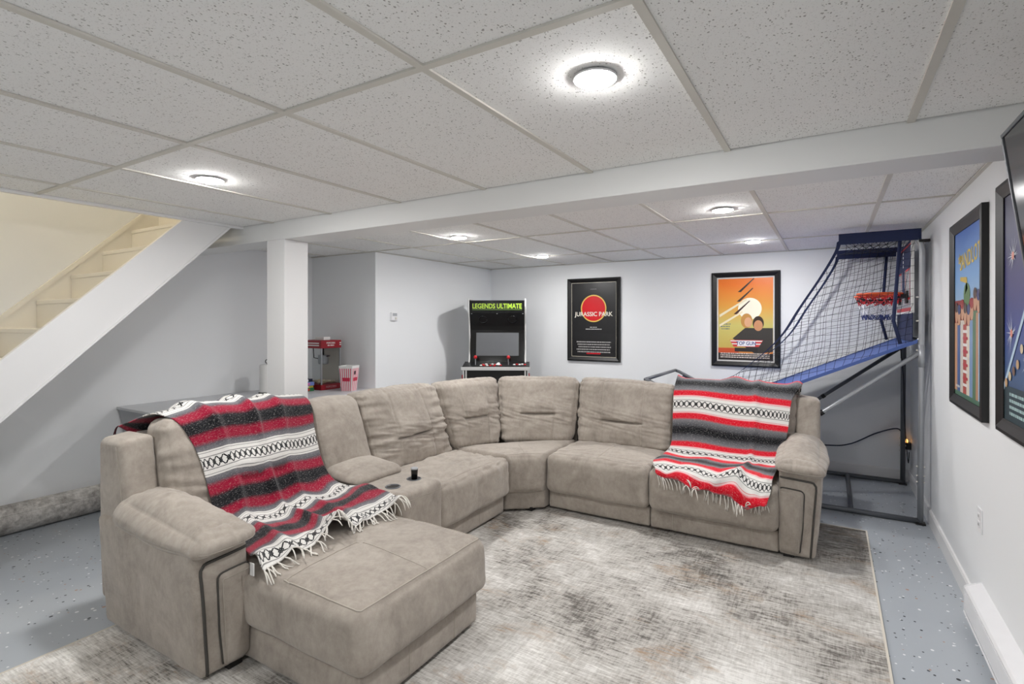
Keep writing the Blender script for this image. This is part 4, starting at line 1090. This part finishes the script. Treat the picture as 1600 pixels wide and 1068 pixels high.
# backboard with prints
bbx = .500
bd = MB().box(bbx, bbx+.012, YN+.05, YFAR-.05, 1.52, 2.05, .002).build('backboard', M_BOARD, hp)
MB().box(bbx-.004, bbx+.016, YN+.035, YN+.052, 1.51, 2.06, .003).box(bbx-.004, bbx+.016, YFAR-.052, YFAR-.035, 1.51, 2.06, .003).box(bbx-.004, bbx+.016, YN+.052, YFAR-.052, 1.505, 1.522, .003).build('board_frame', M_WHITE, bd)
fb = Flat(lambda u, v, w: (bbx-w, 5.26-u, 1.785+v)); hwb = (YFAR-YN)/2-.06
fb.rect(-hwb, hwb, .06, .26, M_NAVY, .001)
fb.rect(-.07, .07, -.14, .06, M_NAVY, .001)
for u in (-.27, .27):
    for a in ((u-.14, u+.14, .045, .06), (u-.14, u-.125, -.16, .06), (u+.125, u+.14, -.16, .06), (u-.14, u+.14, -.175, -.16)): fb.rect(*a, M_RED, .0016)
fb.rect(-hwb, hwb, -.262, -.235, M_RED, .001); fb.rect(-hwb, -hwb+.02, -.26, .06, M_NAVY, .0012); fb.rect(hwb-.02, hwb, -.26, .06, M_NAVY, .0012)
fb.rect(-hwb, hwb, .225, .24, M_RED, .0016)
for i in range(4): fb.rect(-.02, .02, .09+.034*i, .112+.034*i, M_WHITE, .0016)
fb.build('board_print', bd)
MB().box(bbx+.002, bbx+.008, YN+.05, YFAR-.05, 1.30, 1.515).build('lower_cloth', M_NAVY, hp)
for i, y in enumerate((5.01, 5.51)):
    rcx, rr_, z = .325, .145, 1.660
    ring = [(rcx+rr_*math.cos(2*PI*j/32), y+rr_*math.sin(2*PI*j/32), z) for j in range(33)]
    rim = tubep('rim', ring, .0085, M_ORANGE)
    MB().box(.425, bbx, y-.05, y+.05, z-.035, z-.006, .003).box(bbx-.012, bbx, y-.06, y+.06, z-.075, z+.02, .002).build('bracket', M_BLACK, rim)
    m = MB(); m.tube([(.19, y+.06, z-.045), (.25, y+.03, z-.052), (.42, y+.02, z-.045)], .006, 6); m.tube([(.19, y-.06, z-.035), (.25, y-.03, z-.05), (.42, y-.02, z-.045)], .006, 6); m.build('sensor_arm', M_BLACK, rim, True)
    NS, NR = 12, 5
    P_ = lambda a, q: Vector((rcx+(rr_-.055*(q/NR)**.7)*math.cos(a), y+(rr_-.055*(q/NR)**.7)*math.sin(a), z-.20*q/NR))
    for (q0, q1, mt) in ((0, 2, M_RED), (2, 4, M_NETW), (4, 5, M_NETB)):
        m = MB()
        for j in range(NS):
            for q in range(q0, q1):
                a = 2*PI*(j+.5*(q % 2))/NS
                for s_ in (-.5, .5): m.tube([P_(a, q), P_(a+2*PI*s_/NS, q+1)], .0032, 4, False)
        m.build('hoop_net', mt, rim, True)
# black ties at the board corners, cable, pilot lamp
for y in (YN, YFAR): MB().box(.535, .60, y-.022, y+.022, 2.010, 2.030, .003).build('strap', M_BLACK, hp)
def cord(name, label, pts, r, mat):
    P3 = [Vector(p) for p in pts]; m = MB(); m.tube([catmull(P3, i/60) for i in range(61)], r, 6); o = m.build(name, mat, None, True); return tag(o, label, 'cable')
cord('power_cable', 'dark blue power cable sagging behind the basketball game', [(-.6, 5.86, .25), (-.05, 5.86, .265), (.15, 5.86, .30), (.35, 5.86, .42), (.50, 5.86, .48), (.55, 5.88, .44), (.575, 5.88, .36)], .006, M_NAVYCORD)
cord('thin_cable', 'thin black cable hanging down beside the far post of the game', [(.50, 5.55, 1.30), (.53, 5.6, 1.0), (.545, 5.7, .75), (.555, 5.74, .55), (.575, 5.74, .25), (.59, 5.82, .20), (.598, 5.86, .28)], .0035, M_CORD)
t = thing('plug_adapter', 'black plug adapter with a glowing orange pilot light on the right wall', 'plug', (XR, 5.86, .33))
MB().box(XR-.055, XR, 5.835, 5.895, .305, .365, .004).build('adapter', M_BLACK, t)
m = MB(); m.lathe([(.012, 0), (.014, .012), (.010, .026), (0, .032)], XR-.035, 5.86, 14, .365); m.build('pilot_light', M_PILOT, t, True)

# ================================================================== SIDE TABLE AND THINGS ON IT
TZt = .764
t = thing('side_table', 'pale grey box table with sloping sides behind the sofa, under the stairs', 'table', (-4.35, 2.9, 0))
MB().box(XL+.004, -3.86, 1.96, YA-.004, TZt-.022, TZt, .004).build('table_top', M_TABLE, t)
m = MB(); vs = [(XL+.02+.08, 2.06, .12), (-3.98, 2.06, .12), (-3.98, YA-.02, .12), (XL+.10, YA-.02, .12), (XL+.01, 1.972, TZt-.022), (-3.872, 1.972, TZt-.022), (-3.872, YA-.01, TZt-.022), (XL+.01, YA-.01, TZt-.022)]
m.add(vs, [(0,3,2,1),(4,5,6,7),(0,1,5,4),(1,2,6,5),(2,3,7,6),(3,0,4,7)]); m.build('table_body', M_TSIDE, t)
for x, y in ((XL+.16, 2.16), (-4.06, 2.16), (XL+.16, 3.6), (-4.06, 3.6)): MB().box(x-.04, x+.04, y-.04, y+.04, 0, .12, .003).build('leg', M_TSIDE, t)
# paper towel holder
hx_, hy_ = -4.60, 3.08
t = thing('paper_towel_holder', 'paper towel roll on a black wire stand, half hidden by the post', 'paper towel', (hx_, hy_, TZt))
m = MB(); m.lathe([(.075, 0), (.078, .004), (.074, .010), (0, .010)], hx_, hy_, 28, TZt); m.build('base', M_BLACK, t)
m = MB(); m.lathe([(.02, .011), (.065, .011), (.067, .02), (.067, .265), (.064, .271), (.02, .271)], hx_, hy_, 32, TZt); m.build('paper_roll', M_WHITE, t, True)
m = MB(); m.tube([(hx_, hy_, TZt+.01), (hx_, hy_, TZt+.285)]+[(hx_, hy_, TZt+.285)], .005, 8); lp = [(hx_+.016*math.sin(a)*c_p, hy_+.016*math.sin(a)*s_p, TZt+.302-.018*math.cos(a)) for a in [i*2*PI/16 for i in range(17)] for c_p, s_p in ((.855, .52),)]; m.tube(lp, .004, 6); m.build('rod', M_BLACK, t, True)
# popcorn machine
px0, px1, py0, py1 = -4.60, -4.31, 3.47, 3.71
t = thing('popcorn_machine', 'small red popcorn machine with clear sides on the table behind the post', 'popcorn machine', ((px0+px1)/2, (py0+py1)/2, TZt))
MB().box(px0, px1, py0, py1, TZt, TZt+.055, .005).build('base', M_DRED, t)
hd = MB().box(px0-.006, px1+.006, py0-.006, py1+.006, TZt+.415, TZt+.495, .006).build('header', M_DRED, t)
for a in ((px0, px0+.012, py0, py0+.012), (px1-.012, px1, py0, py0+.012), (px0, px0+.012, py1-.012, py1), (px1-.012, px1, py1-.012, py1)): MB().box(*a, TZt+.055, TZt+.415).build('corner_post', M_CHROME, t)
MB().box(px1-.006, px1-.003, py0+.012, py1-.012, TZt+.055, TZt+.415).build('side_pane', M_GLASS, t)
MB().box(px0+.003, px0+.006, py0+.012, py1-.012, TZt+.055, TZt+.415).build('side_pane', M_GLASS, t)
MB().box(px0+.012, px1-.012, py0+.003, py0+.006, TZt+.055, TZt+.415).build('door_pane', M_GLASS, t)
MB().box(px0+.012, px1-.012, py1-.008, py1-.004, TZt+.055, TZt+.415).build('back_panel', M_TEE, t)
fx = Flat(lambda u, v, w: (px1+.0065+w, (py0+py1)/2+u, TZt+.455+v))
fx.text('POPCORN', -.01, .012, .026, M_WHITE, .0006, .85, .0006); fx.lines(-.05, .03, -.016, .010, M_WHITE, .0006, 2)
for v in (.008, -.012): fx.rect(.10, .12, v, v+.010, M_WHITE, .0006)
fx.build('header_print', hd)
fy = Flat(lambda u, v, w: ((px0+px1)/2+u, py0-.0065-w, TZt+.455+v))
for v in (.006, -.016): fy.rect(-.14, .12, v, v+.011, M_WHITE, .0006)
fy.build('header_stripes', hd)
fx = Flat(lambda u, v, w: (px1+.0005+w, (py0+py1)/2+u, TZt+.028+v)); fx.text('POPCORN', 0, 0, .030, pm((226, 170, 176)), .0006, .9); fx.build('base_print', t)
kx, ky = -4.44, 3.60
m = MB(); m.lathe([(.0, .0), (.045, .0), (.05, .01), (.052, .085), (.055, .09), (.046, .09), (0, .088)], kx, ky, 24, TZt+.25); ket = m.build('kettle', M_CHROME, t, True)
m = MB(); m.tube([(kx, ky, TZt+.34), (kx, ky, TZt+.415)], .008, 8); m.tube([(kx-.05, ky, TZt+.30), (kx-.12, ky-.02, TZt+.31), (kx-.13, ky-.02, TZt+.415)], .005, 6); m.tube([(kx+.05, ky, TZt+.33), (kx+.085, ky+.01, TZt+.335)], .007, 6); m.build('kettle_arm', M_BLACK, ket, True)
m = MB(); rr = random.Random(3)
for i in range(140):
    c = (rr.uniform(px0+.03, px1-.03), rr.uniform(py0+.03, py1-.03), TZt+.062+rr.uniform(0, .02)); m.lathe([(0, -.007), (.007, -.002), (.006, .004), (0, .007)], c[0], c[1], 6, c[2])
o = m.build('popped_corn', pm((236, 226, 196)), t); o['kind'] = 'stuff'
o = MB().box(-4.49, -4.36, 3.54, 3.62, TZt+.496, TZt+.528, .003).build('white_box', M_WHITE); tag(o, 'small flat white box lying on top of the popcorn machine', 'box')
# striped popcorn tub
bx_, by_ = -4.06, 3.60
t = thing('popcorn_tub', 'square pink and white striped popcorn tub beside the popcorn machine', 'tub', (bx_, by_, TZt))
ca, sa = math.cos(.35), math.sin(.35)
def tubpt(u, v, z): s_ = .052+.020*z/.25; x, y = u*s_, v*s_; return (bx_+x*ca-y*sa, by_+x*sa+y*ca, TZt+z)
m = MB(); cor = [(-1,-1),(1,-1),(1,1),(-1,1)]
vs = [tubpt(u, v, z) for z in (.001, .25) for u, v in cor]+[tubpt(u*.96, v*.96, z) for z in (.25, .01) for u, v in cor]
fs = [(0,3,2,1)]+[(i, (i+1) % 4, 4+(i+1) % 4, 4+i) for i in range(4)]+[(4+i, 4+(i+1) % 4, 8+(i+1) % 4, 8+i) for i in range(4)]+[(8+i, 8+(i+1) % 4, 12+(i+1) % 4, 12+i) for i in range(4)]+[(12,13,14,15)]
m.add(vs, fs); m.build('carton', M_WHITE, t)
PK = pm((226, 96, 124))
for si in range(4):
    a, b = Vector((*cor[si], 0)), Vector((*cor[(si+1) % 4], 0)); outn = ((a+b)/2).normalized()
    m = MB()
    for k in range(6):
        s0, s1 = .04+k*.16, .04+k*.16+.075
        q = []
        for s_, z in ((s0, .004), (s1, .004), (s1, .225), (s0, .225)):
            p = a.lerp(b, s_)*1.012; q.append(tubpt(p.x, p.y, z))
        m.add(q, [(0,1,2,3)])
    m.build('stripe', PK, t)
    m = MB(); q = [tubpt(*(a.lerp(b, s_)*1.02).xy, z) for s_, z in ((.18, .10), (.82, .10), (.82, .135), (.18, .135))]; m.add(q, [(0,1,2,3)]); m.build('printed_band', pm((206, 40, 76)), t)
m = MB(); a, b = Vector((1,-1,0)), Vector((1,1,0)); q = [tubpt(*(a.lerp(b, s_)*1.03).xy, z) for s_, z in ((.30, .165), (.52, .165), (.52, .20), (.30, .20))]; m.add(q, [(0,1,2,3)]); m.build('dark_print', M_BLACK, t)
# stack of game boxes
z = TZt
for i, (c, lb, dx) in enumerate((((40, 120, 74), 'flat green game box at the bottom of the stack by the popcorn machine', 0), ((214, 190, 70), 'flat yellow game box in the stack by the popcorn machine', -.01), ((120, 140, 206), 'flat blue and pink game box in the stack by the popcorn machine', .005), ((36, 40, 60), 'flat dark game box on top of the stack by the popcorn machine', -.02))):
    h = (.034, .022, .034, .03)[i]; t = thing('game_box', lb, 'box', (-4.50+dx, 3.32, z), 0, 'stacked game boxes')
    x0, x1, y0, y1 = -4.66+dx, -4.355+dx, 3.23, 3.42
    MB().box(x0, x1, y0, y1, z, z+h, .002).build('lid', pm(c), t)
    c2 = ((190, 60, 50), (230, 226, 220), (214, 120, 170), (236, 236, 240))[i]
    MB().box(x0+.04, x1-.09, y0-.0006, y0, z+.006, z+h-.006).box(x1, x1+.0006, y0+.03, y1-.05, z+.006, z+h-.006).build('side_print', pm(c2), t)
    z += h
